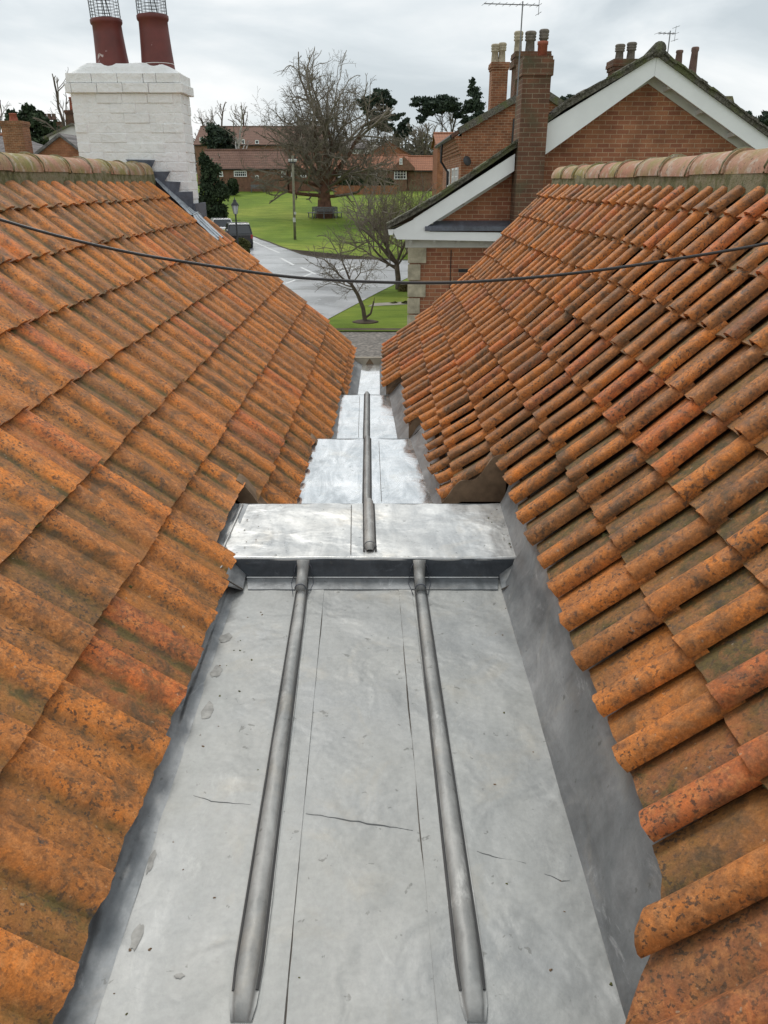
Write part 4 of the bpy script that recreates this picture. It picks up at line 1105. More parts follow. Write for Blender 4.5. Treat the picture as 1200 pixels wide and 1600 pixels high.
# ------------------------------------------------------------------ COTTAGES BEYOND THE GREEN
def cottage(name, label, px0, px1, pbase, peave, pridge, Y, wallm, roofm, wins=(), depth=6, chim=(), pxr0=None, pxr1=None):
    b0 = P(px0, pbase, Y); b1 = P(px1, pbase, Y); ez = P(0, peave, Y).z
    zb = min(terr(Y)-.1, b0.z)
    x0 = P(px0, peave, Y).x; x1 = P(px1, peave, Y).x; rz_ = P(0, pridge, Y+depth/2).z
    o = empty(name, ((x0+x1)/2, Y+depth/2, zb), label, 'house')
    mb = MB(); mb.box(x0, x1, Y, Y+depth, zb, ez)
    for xx, sg in ((x0, 1), (x1, -1)): mb.slab([Vector((xx, Y, ez)), Vector((xx, Y+depth, ez)), Vector((xx, Y+depth/2, rz_-.08))], (sg*.2, 0, 0))
    mb.build('wall', wallm, o)
    mb = MB(); ov = .25
    for s0, s1 in ((Y-ov, Y+depth/2), (Y+depth+ov, Y+depth/2)):
        zz = ez - ov*(rz_-ez)/(depth/2)
        mb.slab([Vector((x0-.2, s0, zz)), Vector((x1+.2, s0, zz)), Vector((x1+.2, s1, rz_)), Vector((x0-.2, s1, rz_))], (0, 0, .12))
    mb.tube([Vector((x0-.2, Y+depth/2, rz_+.12)), Vector((x1+.2, Y+depth/2, rz_+.12))], .13, 8)
    mb.build('roof', roofm, o)
    mb = MB(); mb.tube([Vector((x0-.2, Y-ov-.05, ez-.12)), Vector((x1+.2, Y-ov-.05, ez-.12))], .06, 6); mb.build('eaves_gutter', M['black'], o)
    for (a, b, t, bt, nx, nz) in wins:
        A = P(a, bt, Y); B = P(b, t, Y); window(o, A.x, B.x, A.z, B.z, Y, nx, nz, .09)
    for (cxp, top, Yc_, ptop) in chim:
        p = P(cxp, top, Yc_); s_ = stack(o, p.x-.45, p.x+.45, Yc_-.3, Yc_+.3, rz_-1, p.z, M['brickO2'], 2)
        if ptop: pot(s_, p.x-.15, Yc_, p.z-.02, P(cxp, ptop, Yc_).z-p.z, .15, M['redpot'], 1)
    return o
cottage('cottage', 'long low brown-roofed brick cottage left of the big bare tree', 316, 447, 301, 263, 236, 108, M['brickC'], M['roofC'],
        [(366,385,267,275,6,2), (343,348,268,275,2,2), (399,404,274,281,1,1), (440,446,268,276,2,2)], 7, [(450, 232, 111, 0)])
cottage('cottage', 'low brick cottage half hidden by the big bare tree trunk', 450, 531, 301, 264, 240, 109, M['brickC'], M['roofO'],
        [(470,478,268,276,2,2), (455,461,268,275,2,2)], 7)
cottage('cottage', 'orange-roofed brick cottage with white casement windows right of the big tree', 524, 636, 301, 265, 244, 109, M['brickC'], M['roofO'],
        [(527,536,267,276,2,2), (546,561,267,276,3,2), (575,589,268,277,3,2), (616,635,266,279,4,3)], 7)
cottage('cottage', 'low orange-brown roofed cottage at the right end of the row', 637, 690, 301, 266, 246, 110, M['brickC'], M['roofO'], [], 7)
# cross gable with small attic window
gx0 = P(622,246,108.6).x; gx1 = P(640,246,108.6).x
mb = MB(); cg = bpy.data.objects['cottage.002']
mb.slab([Vector((gx0-.7, 108.4, P(0,266,108.4).z)), Vector((gx1+.7, 108.4, P(0,266,108.4).z)), Vector((gx1+.7, 108.4, P(0,262,108.4).z)), Vector(((gx0+gx1)/2, 108.4, P(0,244,108.4).z)), Vector((gx0-.7, 108.4, P(0,262,108.4).z))], (0, 2.5, 0)); mb.build('gable', M['brickC'], cg)
A = P(624.5,256,108.4); B = P(628.5,247.5,108.4); window(cg, A.x, B.x, A.z, B.z, 108.4, 1, 2, .09)
# long brown roof on the terrace behind
cottage('terrace_house', 'long dark brown roofed terrace behind the left cottage', 304, 500, 240, 226, 199, 150, M['brickC'], M['roofC'],
        [(378,382,218,224,1,1), (399,404,219,224,1,1), (312,318,215,219,2,1)], 14)
cottage('house', 'pale grey-roofed white gabled house behind the bare tree crown', 543, 572, 241, 232, 220, 140, M['render'], M['roofS'], [(548,556,234,239,2,1)], 12, [(560, 216, 146, 0)])
def gabled(name, label, pl, pr, papx, peave, pbase, Y, wallm, roofm, depth=9, wins=()):
    a = P(pl, peave, Y); b = P(pr, peave, Y); c = P((pl+pr)/2, papx, Y); zb = P(0, pbase, Y).z; zb = min(zb, terr(Y)-.1)
    o = empty(name, (c.x, Y+depth/2, zb), label, 'house')
    mb = MB(); mb.slab([Vector((a.x, Y, zb)), Vector((b.x, Y, zb)), Vector((b.x, Y, b.z)), c, Vector((a.x, Y, a.z))], (0, depth, 0)); mb.build('wall', wallm, o)
    mb = MB(); ex = .35; sl = (c.z-a.z)/(c.x-a.x)
    for p, sg in ((a, -1), (b, 1)):
        q = Vector((p.x+sg*ex, Y-.2, p.z-ex*sl)); cc = Vector((c.x, Y-.2, c.z))
        mb.slab([q, cc, cc+Vector((0,depth+.4,0)), q+Vector((0,depth+.4,0))], (0,0,.14))
    mb.build('roof', roofm, o)
    for (x0, x1, t, bt, nx, nz) in wins:
        A = P(x0, bt, Y); B = P(x1, t, Y); window(o, A.x, B.x, A.z, B.z, Y, nx, nz, .09)
    return o
gabled('house', 'white bargeboarded gable end behind the orange cottage roofs', 568, 600, 221, 238, 260, 135, M['render'], M['roofS'])
gabled('house', 'brown hipped gable roof rising behind the right cottage row', 574, 640, 222, 242, 262, 128, M['roofO'], M['roofC'])
o_ = cottage('house', 'red brick house between the bare wood and the old house downpipe', 684, 716, 262, 226, 211, 75, M['brickD'], M['roofO'], [(688,691,230,236,1,2)], 7)
# left background
gabled('house', 'brick gabled house just left of the white chimney', 58, 132, 213, 243, 300, 42, M['brickD'], M['roofS'], 10)
o = gabled('house', 'dark sloping-roofed house with a sooty chimney stack behind the brick gable', 76, 150, 196, 214, 260, 60, M['render'], M['mossroof'], 9)
p = P(110,172,61); s_ = stack(o, p.x-.42, p.x+.5, 61, 61.8, 8, p.z, M['brickO2'], 3); pot(s_, p.x+.05, 61.4, p.z-.03, P(110,150,61).z-p.z, .2, M['redpot'], 1)
o = empty('house', (P(0,240,45).x-3, 48, 4), 'grey-roofed house with a brick chimney and red pot at the far left', 'house')
ea = P(48,236,45); ri = P(20,211,48); za = ea.z-.15; xl = ea.x-14
mb = MB(); mb.box(xl+.3, ea.x-.3, 45.3, 51.7, 0, za+.05); mb.build('wall', M['brickC'], o)
mb = MB(); q0 = Vector((xl,45,za)); q1 = Vector((ea.x,45,za)); q2 = Vector((ea.x,52,za)); q3 = Vector((xl,52,za)); r0_ = Vector((xl,48.5,ri.z)); r1_ = Vector((ri.x,48.5,ri.z))
mb.add([q0,q1,q2,q3,r0_,r1_], [(0,1,5,4),(1,2,5),(2,3,4,5),(3,0,4),(3,2,1,0)]); mb.build('roof', M['roofS'], o)
mb = MB(); mb.tube([r0_+Vector((0,0,.03)), r1_+Vector((0,0,.03)), q1+Vector((0,0,.03))], .09, 8); mb.build('ridge_tile', M['roofO'], o, smooth=True)
p = P(19,189,44.8); s_ = stack(o, p.x-.55, p.x+.55, 44.6, 45.5, 6, p.z, M['brickO'], 3); pot(s_, p.x, 45, p.z-.03, P(16,176,45).z-p.z, .2, M['redpot'], 1)
o = gabled('house', 'distant house with three pots on a wide chimney by the dark conifers', 55, 98, 203, 222, 260, 80, M['brickC'], M['roofC'], 10)
p = P(80,188,81); s_ = stack(o, p.x-.95, p.x+.75, 81, 81.9, 9, p.z, M['brickO2'], 2)
for x in (71, 78, 85): q = P(x, 187, 81.4); pot(s_, q.x, 81.4, q.z-.03, P(x, 177, 81.4).z-q.z, .2, M['brownpot'], 1)
# garden wall along the top of the green
mb = MB(); a = G(524,301); mb.box(a.x, P(620,300,104.5).x, 104.4, 104.7, terr(104.5)-.1, P(0,290,104.5).z); tag(mb.build('garden_wall', M['brickD']), 'low brick garden wall below the orange-roofed cottages', 'wall')

# ------------------------------------------------------------------ TREES
def tubes_from_edges(P0, P1, R0, R1, sides=4):
    P0 = np.asarray(P0); P1 = np.asarray(P1); d = P1-P0; L = np.linalg.norm(d, axis=1, keepdims=True)+1e-9; d = d/L
    up = np.where(np.abs(d[:, 2:3]) > .95, np.array([[1., 0, 0]]), np.array([[0, 0, 1.]]))
    a = np.cross(d, up); a /= np.linalg.norm(a, axis=1, keepdims=True)+1e-9; b = np.cross(a, d)
    n = len(P0); vs = np.empty((n, 2, sides, 3))
    for k in range(sides):
        t = 2*math.pi*k/sides; o = a*math.cos(t)+b*math.sin(t)
        vs[:, 0, k] = P0 + o*R0[:, None]; vs[:, 1, k] = P1 + o*R1[:, None]
    base = (np.arange(n)*2*sides)[:, None]; fs = []
    for k in range(sides):
        k2 = (k+1) % sides; fs.append(np.concatenate([base+k, base+k2, base+sides+k2, base+sides+k], axis=1))
    return vs.reshape(-1, 3), np.concatenate(fs)
def mesh_np(name, v, f, mat, parent, smooth=False, tint=None):
    me = bpy.data.meshes.new(name); me.from_pydata(v.tolist(), [], f.tolist()); me.materials.append(mat)
    if smooth: me.polygons.foreach_set('use_smooth', [True]*len(f))
    if tint is not None:
        at = me.color_attributes.new('tint', 'FLOAT_COLOR', 'POINT'); at.data.foreach_set('color', np.asarray(tint, dtype=np.float32).ravel())
    o = link(bpy.data.objects.new(name, me))
    if parent is not None: o.parent = parent; o.location = -Vector(parent.location)
    return o
def bare_tree(name, label, base, stems, env, levels, ratio=.74, rr_=.64, twig=.010, trunk_mat=None, twig_mat=None, seed=1, group=None, cat='tree', thick=.09, spread=.62, up=.10, nlat=2, seg=4, maxn=150000):
    """stems: (polyline, r_start, r_end, limbs); limbs grow by recursive forking and stop outside the crown envelope"""
    rg = np.random.RandomState(seed); base = np.array(base, float); A = []; B = []; RA = []; RB = []
    ec = np.array([e_[0] for e_ in env], float); er_ = np.array([e_[1] for e_ in env], float)
    def inside(p): return ((((p-ec)/er_)**2).sum(1) < 1).any()
    def line(pts, r0, r1):
        n = len(pts)-1
        for i in range(n):
            A.append(pts[i]); B.append(pts[i+1]); RA.append(r0+(r1-r0)*i/n); RB.append(r0+(r1-r0)*(i+1)/n)
    def grow(p, d, L, r, lev):
        if len(A) > maxn: return
        pts = [p]; dd = d.copy(); bend = rg.normal(0, .16, 3)
        for i in range(seg):
            dd = dd + bend/seg*1.4 + rg.normal(0, .09, 3) + np.array([0, 0, up*(1.2 if lev > 1 else .6)])/seg; dd /= np.linalg.norm(dd)
            pts.append(pts[-1]+dd*L/seg)
            if lev > 1 and not inside(pts[-1]): break
        re = r*(.80 if lev < levels else .5)
        line(pts, r, re)
        if lev >= levels: return
        if len(pts) < seg+1 and lev > 2 and not inside(pts[-1]): return
        def child(pp, dv, ang, LL, rc):
            ax = np.cross(dv, rg.normal(size=3)); ax /= np.linalg.norm(ax)+1e-9
            nd = dv*math.cos(ang)+ax*math.sin(ang); grow(pp, nd/np.linalg.norm(nd), LL, rc, lev+1)
        child(pts[-1], dd, rg.uniform(.12, .35)*spread/.6, L*ratio*rg.uniform(.85, 1.15), re*.92)
        child(pts[-1], dd, rg.uniform(.45, .85)*spread/.6, L*ratio*rg.uniform(.7, 1.05), re*rr_*1.12)
        for _ in range(nlat if lev < 3 else 1):
            k = rg.randint(1, len(pts)-1) if len(pts) > 2 else 0
            child(pts[k], (pts[k+1]-pts[k])/np.linalg.norm(pts[k+1]-pts[k]), rg.uniform(.6, 1.15)*spread/.6, L*ratio*rg.uniform(.5, .9), r*rr_*rg.uniform(.7, 1))
    for (pl, r0, r1, limbs) in stems:
        pts = [np.array(q, float) for q in pl]; line(pts, r0, r1)
        for (t, d, L, r) in limbs:
            k = min(int(t*(len(pts)-1)), len(pts)-2); f_ = t*(len(pts)-1)-k; p = pts[k]+(pts[k+1]-pts[k])*f_
            d = np.array(d, float); grow(p, d/np.linalg.norm(d), L, r, 1)
    A_ = np.array(A)+base; B_ = np.array(B)+base; RA_ = np.maximum(np.array(RA), twig); RB_ = np.maximum(np.array(RB), twig*.8)
    o = empty(name, tuple(base), label, cat, group); big = RA_ > thick
    v, f = tubes_from_edges(A_[big], B_[big], RA_[big], RB_[big], 10); mesh_np('trunk', v, f, trunk_mat or M['bark'], o, True)
    v, f = tubes_from_edges(A_[~big], B_[~big], RA_[~big], RB_[~big], 3); mesh_np('crown', v, f, twig_mat or M['twig'], o)
    return o
def ell(rg, n, c, r_, shell=.35, zmin=None):
    out = []
    while len(out) < n:
        p = rg.uniform(-1, 1, 3); L = np.linalg.norm(p)
        if L > 1 or (L < shell and rg.rand() < .7): continue
        q = np.array(c)+p*np.array(r_)
        if zmin is not None and q[2] < zmin: continue
        out.append(q)
    return out
def rg_(s): return np.random.RandomState(s)
# the big tree on the green
tb = G(508, 340); 
env = [((-3.2,0,9.8),(3.6,4,4.0)), ((3.0,0,9.8),(3.5,4,4.0)), ((-.2,0,8.6),(6.9,6,5.9)), ((-4.6,-.5,6.0),(3.8,4,3.9)), ((4.0,0,6.0),(3.5,4,3.9)), ((0,.5,12.0),(4.2,3.6,3.4))]
st = [([(0,0,-.2),(0,0,.8),(-.05,0,1.8),(0,0,3.0)], .90, .55, [
 (1,(-.35,.1,1),3.6,.30),(1,(.4,-.1,1),3.6,.30),(1,(.05,.6,1),3.4,.2),(1,(-.05,-.55,1),3.3,.2),(1,(0,.05,1),4.0,.30),
 (.97,(-.75,.3,.9),4.2,.25),(.97,(.75,.2,.95),4.2,.25),(.97,(-.6,-.3,.9),4.0,.18),(.97,(.55,-.3,.95),4.0,.18),
 (.95,(-1,.1,.55),3.4,.19),(.95,(1,.1,.5),3.2,.19),(.9,(-.8,-.7,.6),3,.16),(.9,(.8,-.7,.6),3,.16),(.9,(.7,.8,.6),3,.16),(.9,(-.7,.8,.6),3,.16),
 (.75,(-1,-.2,.10),3.8,.20),(.72,(1,-.2,.08),3.6,.18),(.8,(-.6,-1,.2),2.8,.14),(.8,(.6,-1,.2),2.6,.13)])]
bt = bare_tree('bare_tree', 'huge spreading bare tree standing on the village green with a bench round its trunk', tb, st, env, 8, .78, .61, .012, M['barkred'], M['twig'], 5, thick=.17, up=.05, spread=.72, seg=3, nlat=1)
print('TREE FACES', sum(len(c.data.polygons) for c in bt.children))
# root flare
mb = MB(); mb.lathe(tuple(tb), [(1.15,-.1),(.98,.15),(.86,.5),(.80,1.1)], 18); mb.build('root_flare', M['barkred'], bt, smooth=True)
# bench round the tree
bn = empty('tree_bench', tb, 'weathered octagonal bench encircling the foot of the big bare tree', 'bench')
mb = MB()
for k in range(8):
    a0 = 2*math.pi*k/8; a1 = 2*math.pi*(k+1)/8
    for r_ in (1.35, 1.55, 1.75): mb.beam(tb+Vector((r_*math.cos(a0), r_*math.sin(a0), .48)), tb+Vector((r_*math.cos(a1), r_*math.sin(a1), .48)), .16, .05)
mb.build('seat', M['bench'], bn)
mb = MB()
for k in range(8):
    a0 = 2*math.pi*k/8; a1 = 2*math.pi*(k+1)/8
    for z in (.68, .84, 1.0): mb.beam(tb+Vector((1.22*math.cos(a0), 1.22*math.sin(a0), z)), tb+Vector((1.22*math.cos(a1), 1.22*math.sin(a1), z)), .04, .12)
mb.build('backrest', M['bench'], bn)
for k in range(8):
    a0 = 2*math.pi*k/8; mb = MB()
    mb.beam(tb+Vector((1.7*math.cos(a0), 1.7*math.sin(a0), -.05)), tb+Vector((1.7*math.cos(a0), 1.7*math.sin(a0), .46)), .09, .09, (1,0,0)); mb.beam(tb+Vector((1.28*math.cos(a0), 1.28*math.sin(a0), -.05)), tb+Vector((1.26*math.cos(a0), 1.26*math.sin(a0), 1.05)), .09, .09, (1,0,0)); mb.build('leg', M['bench'], bn)
# picnic bench at the back of the green
pb = G(403, 300.5); pbn = empty('park_bench', pb, 'small dark bench at the back edge of the green', 'bench')
mb = MB(); mb.box(pb.x-.9, pb.x+.9, pb.y-.25, pb.y+.2, pb.z+.42, pb.z+.47); mb.build('seat', M['bench'], pbn)
mb = MB(); mb.box(pb.x-.9, pb.x+.9, pb.y+.2, pb.y+.25, pb.z+.55, pb.z+.9); mb.build('backrest', M['bench'], pbn)
for dx in (-.8, .8): mb = MB(); mb.box(pb.x+dx-.04, pb.x+dx+.04, pb.y-.22, pb.y+.25, pb.z-.05, pb.z+.42); mb.build('leg', M['bench'], pbn)
# small bare tree on the garden lawn
t1 = G(571, 503)
st = [([(0,0,-.1),(-.08,0,.5),(-.28,0,1.0),(-.5,0,1.35)], .085, .06, [(1,(-1,.1,.7),.75,.040),(1,(-.3,.2,1),.8,.040),(.9,(-.9,-.5,.35),.7,.03),(1,(.5,-.2,1),.6,.028),(.8,(-1,.5,.3),.6,.022),(.7,(.7,.2,.9),.55,.02)]), ([(0,0,.15),(.2,0,.3),(.32,0,.75)], .045, .03, [(1,(.2,0,1),.12,.015)])]
bare_tree('bare_tree', 'small leaning bare tree on the garden lawn nearest the yard', t1, st, [((-.7,0,2.1),(1.9,1.4,1.3))], 5, .74, .62, .0045, M['bark'], M['twig'], 3, thick=.03, up=.05)
mb = MB(); mb.lathe((t1.x, t1.y, t1.z), [(.5, .0), (.4, .03), (.2, .06), (.1, .08)], 20); tag(mb.build('tree_bed', M['dirt'], smooth=True), kind='structure')
# denser bare tree beside the bungalow
t2 = G(622, 452)
st = [([(0,0,-.1),(0,0,.5),(-.08,0,1.2)], .15, .12, [(1,(-1,0,.75),1.5,.075),(1,(-.5,.3,1),1.5,.08),(1,(.3,.1,1),1.4,.07),(1,(-.6,-.7,.8),1.4,.06),(.8,(-1,.4,.5),1.5,.06),(.9,(.6,-.3,1),1.2,.05),(.9,(-.9,-.2,.35),1.4,.05)])]
bare_tree('bare_tree', 'twiggy wide bare tree leaning over the road beside the bungalow corner', t2, st, [((-1.5,0,3.4),(3.1,2.4,2.3)),((.4,0,4.2),(2.0,1.8,1.6))], 6, .76, .62, .0065, M['bark'], M['twig'], 6, thick=.045, up=.12)
t3 = G(668, 398); st = []
for k in range(13):
    x = -3.9+k*.62; y = rnd.uniform(-1.5, 1.5)
    st.append(([(x,y,-.1),(x*1.05,y,.7)], .07, .06, [(1,(x*.05,.1,1),1.4,.045),(1,(-.4,-.4,1),1.2,.035),(.7,(.5,-.2,1),1.2,.03)]))
bare_tree('bare_shrub', 'dense olive-brown bare thicket behind the bungalow roof edge', t3, st, [((0,0,3.2),(5.2,3.4,3.9))], 5, .8, .62, .010, M['twig'], M['twig_olive'], 7, cat='shrub', thick=.07, up=.2)
# leafy clumps
def foliage(par, blobs, n, size, mat, seed, name='crown', squash=1.0, mini=0):
    rg = rg_(seed)
    if mini:
        nb = []
        for c, r_ in blobs:
            for _ in range(mini):
                d = rg.normal(size=3); d /= np.linalg.norm(d); q = np.array(c)+d*np.array(r_)*rg.uniform(.35, 1.0); k = rg.uniform(.22, .42); nb.append((tuple(q), (r_[0]*k*1.25, r_[1]*k*1.25, max(r_[2]*k*.8, .25))))
        blobs = nb
    rg = rg_(seed); cs = np.array([b[0] for b in blobs]); rs = np.array([b[1] for b in blobs], float); wv = rs.prod(1)**(2/3); wv /= wv.sum()
    ix = rg.choice(len(blobs), n, p=wv); dirs = rg.normal(size=(n, 3)); dirs /= np.linalg.norm(dirs, axis=1, keepdims=True)
    # clustered: bias radius by a lumpy function
    lump = np.sin(dirs[:, 0]*7+ix)*np.sin(dirs[:, 1]*6+ix*2)*np.sin(dirs[:, 2]*8+ix*3)
    rad = ((rg.uniform(.35, 1, n)**.5)*(1+.22*lump)) if not mini else np.abs(rg.normal(0, .62, n))+.12
    c = cs[ix] + dirs*rs[ix]*rad[:, None]
    a = rg.normal(size=(n, 3)); a /= np.linalg.norm(a, axis=1, keepdims=True); b = np.cross(a, rg.normal(size=(n, 3))); b /= np.linalg.norm(b, axis=1, keepdims=True)
    sz = size*rg.uniform(.5, 1.3, n)[:, None]
    v = np.stack([c-a*sz-b*sz*.4, c+a*sz*.6-b*sz*.5, c+a*sz+b*sz*.4, c-a*sz*.3+b*sz*.55], 1).reshape(-1, 3)
    f = np.arange(n*4).reshape(-1, 4)
    tv = np.clip(rg.uniform(0, 1, n)*.6 + .4*rg.uniform(0, 1, len(blobs))[ix], 0, 1)
    t = np.repeat(np.stack([tv, tv, tv, np.ones(n)], 1), 4, axis=0)
    return mesh_np(name, v, f, mat, par, tint=t)
def evergreen(name, label, base, blobs, n, size, mat, seed, trunk=None, group=None, cat='tree'):
    mini = 9 if group else (16 if name in ('yew_tree','conifer','evergreen_tree') else 0)
    base = Vector(base); o = empty(name, base, label, cat, group); bb = [((base.x+c[0], base.y+c[1], base.z+c[2]), r_) for c, r_ in blobs]
    foliage(o, bb, int(n*(1.5 if mini else 1)), size*(.62 if mini else 1), mat, seed, mini=mini)
    mb = MB(); h = max(c[2] for c, _ in blobs)
    tr = trunk or (.25, h*.9)
    mb.tube([base+Vector((0,0,-.2)), base+Vector((tr[0]*.3,0,tr[1]*.5)), base+Vector((0,0,tr[1]))], [tr[0], tr[0]*.7, tr[0]*.25], 8)
    for c, r_ in blobs:
        if c[2] > tr[1]*.4: mb.tube([base+Vector((0,0,max(.3, c[2]-1.4*max(.6, r_[2])))), base+Vector((c[0]*.6, c[1]*.6, c[2]-.5*r_[2])), base+Vector(c)], [tr[0]*.35, tr[0]*.2, tr[0]*.1], 5)
    mb.build('trunk', M['bark'], o, smooth=True)
    return o
def crown_at(Y, base_px, blobs_px, depth=1.0):
    """blobs given as photo (x, y, rx, ry) at distance Y -> metres relative to the base"""
    b = P(base_px[0], base_px[1], Y); b.z = min(b.z, terr(Y)); out = []
    for (x, y, rx, ry) in blobs_px:
        c = P(x, y, Y); s_ = (Y*CT+(CAMZ-c.z)*ST)/1200
        out.append(((c.x-b.x, rnd.uniform(-.5, .5)*rx*s_, c.z-b.z), (rx*s_, rx*s_*depth, ry*s_*.95)))
    return b, out
b, bl = crown_at(78, (333, 345), [(332,320,20,22), (330,298,17,24), (326,272,14,24), (321,250,9,18), (343,312,14,20), (338,335,16,12), (345,290,9,14), (318,310,12,30), (322,335,12,14)])
evergreen('yew_tree', 'dark conical yew standing just right of the white chimney', b, bl, 14000, .22, M['yew'], 21)
b, bl = crown_at(116, (340, 250), [(342,213,20,16), (332,205,12,10), (355,222,14,12), (345,228,22,9), (328,222,12,12)])
evergreen('evergreen_tree', 'rounded dark evergreen in front of the brown terrace roof', b, bl, 4500, .40, M['pine'], 22)
b, bl = crown_at(104, (364, 303), [(364,288,8,9), (362,296,9,7), (366,295,7,8)])
evergreen('round_bush', 'small dark clipped bush against the left cottage wall', b, bl, 1500, .2, M['yew'], 23, cat='bush')
b, bl = crown_at(107, (560, 300), [(540,284,10,5), (556,283,10,5), (572,283,10,5), (590,283,10,5), (604,285,10,6), (548,287,12,5), (580,287,12,5)])
evergreen('hedge', 'long dark hedge along the front of the orange-roofed cottages', b, bl, 3500, .25, M['yew'], 24, cat='hedge')
b, bl = crown_at(54, (378, 400), [(376,380,9,8), (384,384,7,9), (372,386,9,9), (384,392,7,8), (376,394,10,8)])
evergreen('clipped_hedge', 'clipped olive hedge in front of the parked black car', b, bl, 6000, .06, M['hedge'], 25, cat='hedge')
b, bl = crown_at(97, (325, 345), [(322,352,9,6)])
# pines on the skyline
PG = 'trees on the skyline'
b, bl = crown_at(190, (590, 215), [(586,158,20,11), (572,163,14,10), (598,152,16,9), (612,160,10,8), (590,147,12,7), (600,172,14,7), (580,178,12,10), (592,190,18,12), (618,182,14,6), (604,198,16,10)])
evergreen('pine_tree', 'broad flat-topped dark pine right of the big bare crown', b, bl, 9000, .55, M['pine'], 31, group=PG)
b, bl = crown_at(195, (628, 235), [(628,200,8,10), (634,190,6,7), (624,212,9,10), (637,205,7,9)])
evergreen('pine_tree', 'small bluish conifer low between the two skyline pines', b, bl, 3500, .5, M['pine'], 32, group=PG)
b, bl = crown_at(185, (690, 220), [(672,163,22,9), (655,160,12,7), (690,158,18,9), (708,164,12,8), (700,172,12,9), (712,180,9,11), (664,174,12,6), (684,172,14,6), (660,185,8,6)])
evergreen('pine_tree', 'wide spreading pine left of the old house roof', b, bl, 9000, .5, M['pine'], 33, group=PG)
b, bl = crown_at(180, (742, 205), [(741,136,6,12), (741,148,11,9), (742,160,13,8), (736,172,15,9), (752,172,8,9), (744,183,15,8), (732,190,12,10)])
evergreen('pine_tree', 'tall pointed fir beside the square brick chimney', b, bl, 7000, .5, M['pine'], 34, group=PG)
b, bl = crown_at(170, (885, 190), [(880,158,7,6), (890,154,6,5), (886,166,14,6), (873,164,6,6)])
evergreen('pine_tree', 'dark treetop peeping over the old house verge beside the white gable', b, bl, 3000, .45, M['pine'], 35, group=PG)
b, bl = crown_at(150, (1170, 230), [(1160,178,10,8), (1172,186,12,9), (1182,195,8,9), (1162,194,14,10), (1196,180,8,8), (1206,190,18,14), (1200,205,22,10)])
evergreen('pine_tree', 'dark trees at the right edge behind the bungalow roof', b, bl, 5000, .45, M['pine'], 36, group=PG)
b, bl = crown_at(75, (50, 260), [(40,190,20,14), (60,186,14,14), (28,184,14,9), (75,200,16,16), (52,206,26,18), (84,218,18,18), (62,228,30,16), (46,172,8,6)])
evergreen('conifer', 'big dark conifer mass between the two left chimneys', b, bl, 13000, .28, M['yew'], 37)
# distant bare trees
def skyline_bare(name, label, Y, base_px, blobs_px, n, r0, tw, tm, cm, seed, group=PG):
    b, bl = crown_at(Y, base_px, blobs_px, .8)
    top = max(c[2]+r_[2] for c, r_ in bl); wid = max(abs(c[0])+r_[0] for c, r_ in bl); rg = rg_(seed); lim = []
    for k in range(9):
        t = .3+.7*k/8; a = rg.uniform(0, 6.28); lim.append((t, (math.cos(a)*(1.3-t*.7), math.sin(a)*.8, .55+t*.6), top*.26*(1.25-.4*t), r0*.42*(1.2-.5*t)))
    st = [([(0,0,-.5),(rg.uniform(-.2,.2),0,top*.2),(rg.uniform(-.4,.4),0,top*.42),(rg.uniform(-.5,.5),0,top*.62)], r0, r0*.55, lim+[(1,(.1,0,1),top*.2,r0*.5)])]
    return bare_tree(name, label, b, st, [(c, tuple(q*1.08 for q in r_)) for c, r_ in bl], 5, .76, .62, tw, tm, cm, seed, group=group, thick=r0*.3, up=.2)
skyline_bare('bare_tree', 'wispy bare tree against the sky left of the white chimney', 62, (112, 240), [(98,160,34,36), (85,180,25,25), (112,140,18,26), (118,190,18,30), (70,165,15,20)], 700, .20, .010, M['bark'], M['twig'], 41)
skyline_bare('bare_tree', 'grey bare trees at the far left edge of the picture', 80, (-5, 240), [(-4,185,22,30), (10,180,13,25), (20,192,8,18)], 700, .3, .016, M['bark'], M['twig_pale'], 42)
skyline_bare('birch_tree', 'pale birch with a white forked trunk in front of the brown terrace', 112, (374, 258), [(376,195,13,28), (368,180,9,16), (384,178,10,16)], 700, .24, .016, M['birch'], M['twig_pale'], 43)
skyline_bare('bare_tree', 'thin pinkish bare tree above the terrace roof beside the chimney', 165, (345, 215), [(342,180,11,20), (352,185,9,18), (334,188,8,14)], 800, .35, .028, M['bark'], M['twig_pale'], 44)
skyline_bare('bare_tree', 'low bare tree immediately right of the white chimney top', 168, (318, 215), [(314,188,13,22), (322,180,8,16)], 700, .35, .028, M['bark'], M['twig_pale'], 45)
skyline_bare('bare_tree', 'tallest thin bare tree above the terrace roof', 166, (385, 215), [(384,183,10,20), (378,172,8,14), (372,184,9,16)], 800, .35, .028, M['bark'], M['twig_pale'], 46)
skyline_bare('bare_tree', 'brown rounded bare tree behind the cottages left of the red house', 150, (668, 248), [(668,215,22,20), (650,222,18,18), (688,212,12,16), (672,232,26,14)], 2600, .4, .03, M['bark'], M['twig'], 47)
skyline_bare('bare_tree', 'brown bare tree below the flat-topped pine', 152, (625, 248), [(622,228,14,12), (640,226,12,14), (606,226,12,12)], 1500, .35, .03, M['bark'], M['twig'], 48)
skyline_bare('bare_tree', 'grey bare tree seen through the spreading pine', 188, (706, 215), [(706,190,14,22), (690,192,12,18), (722,194,10,16)], 1200, .4, .035, M['bark'], M['twig'], 49)
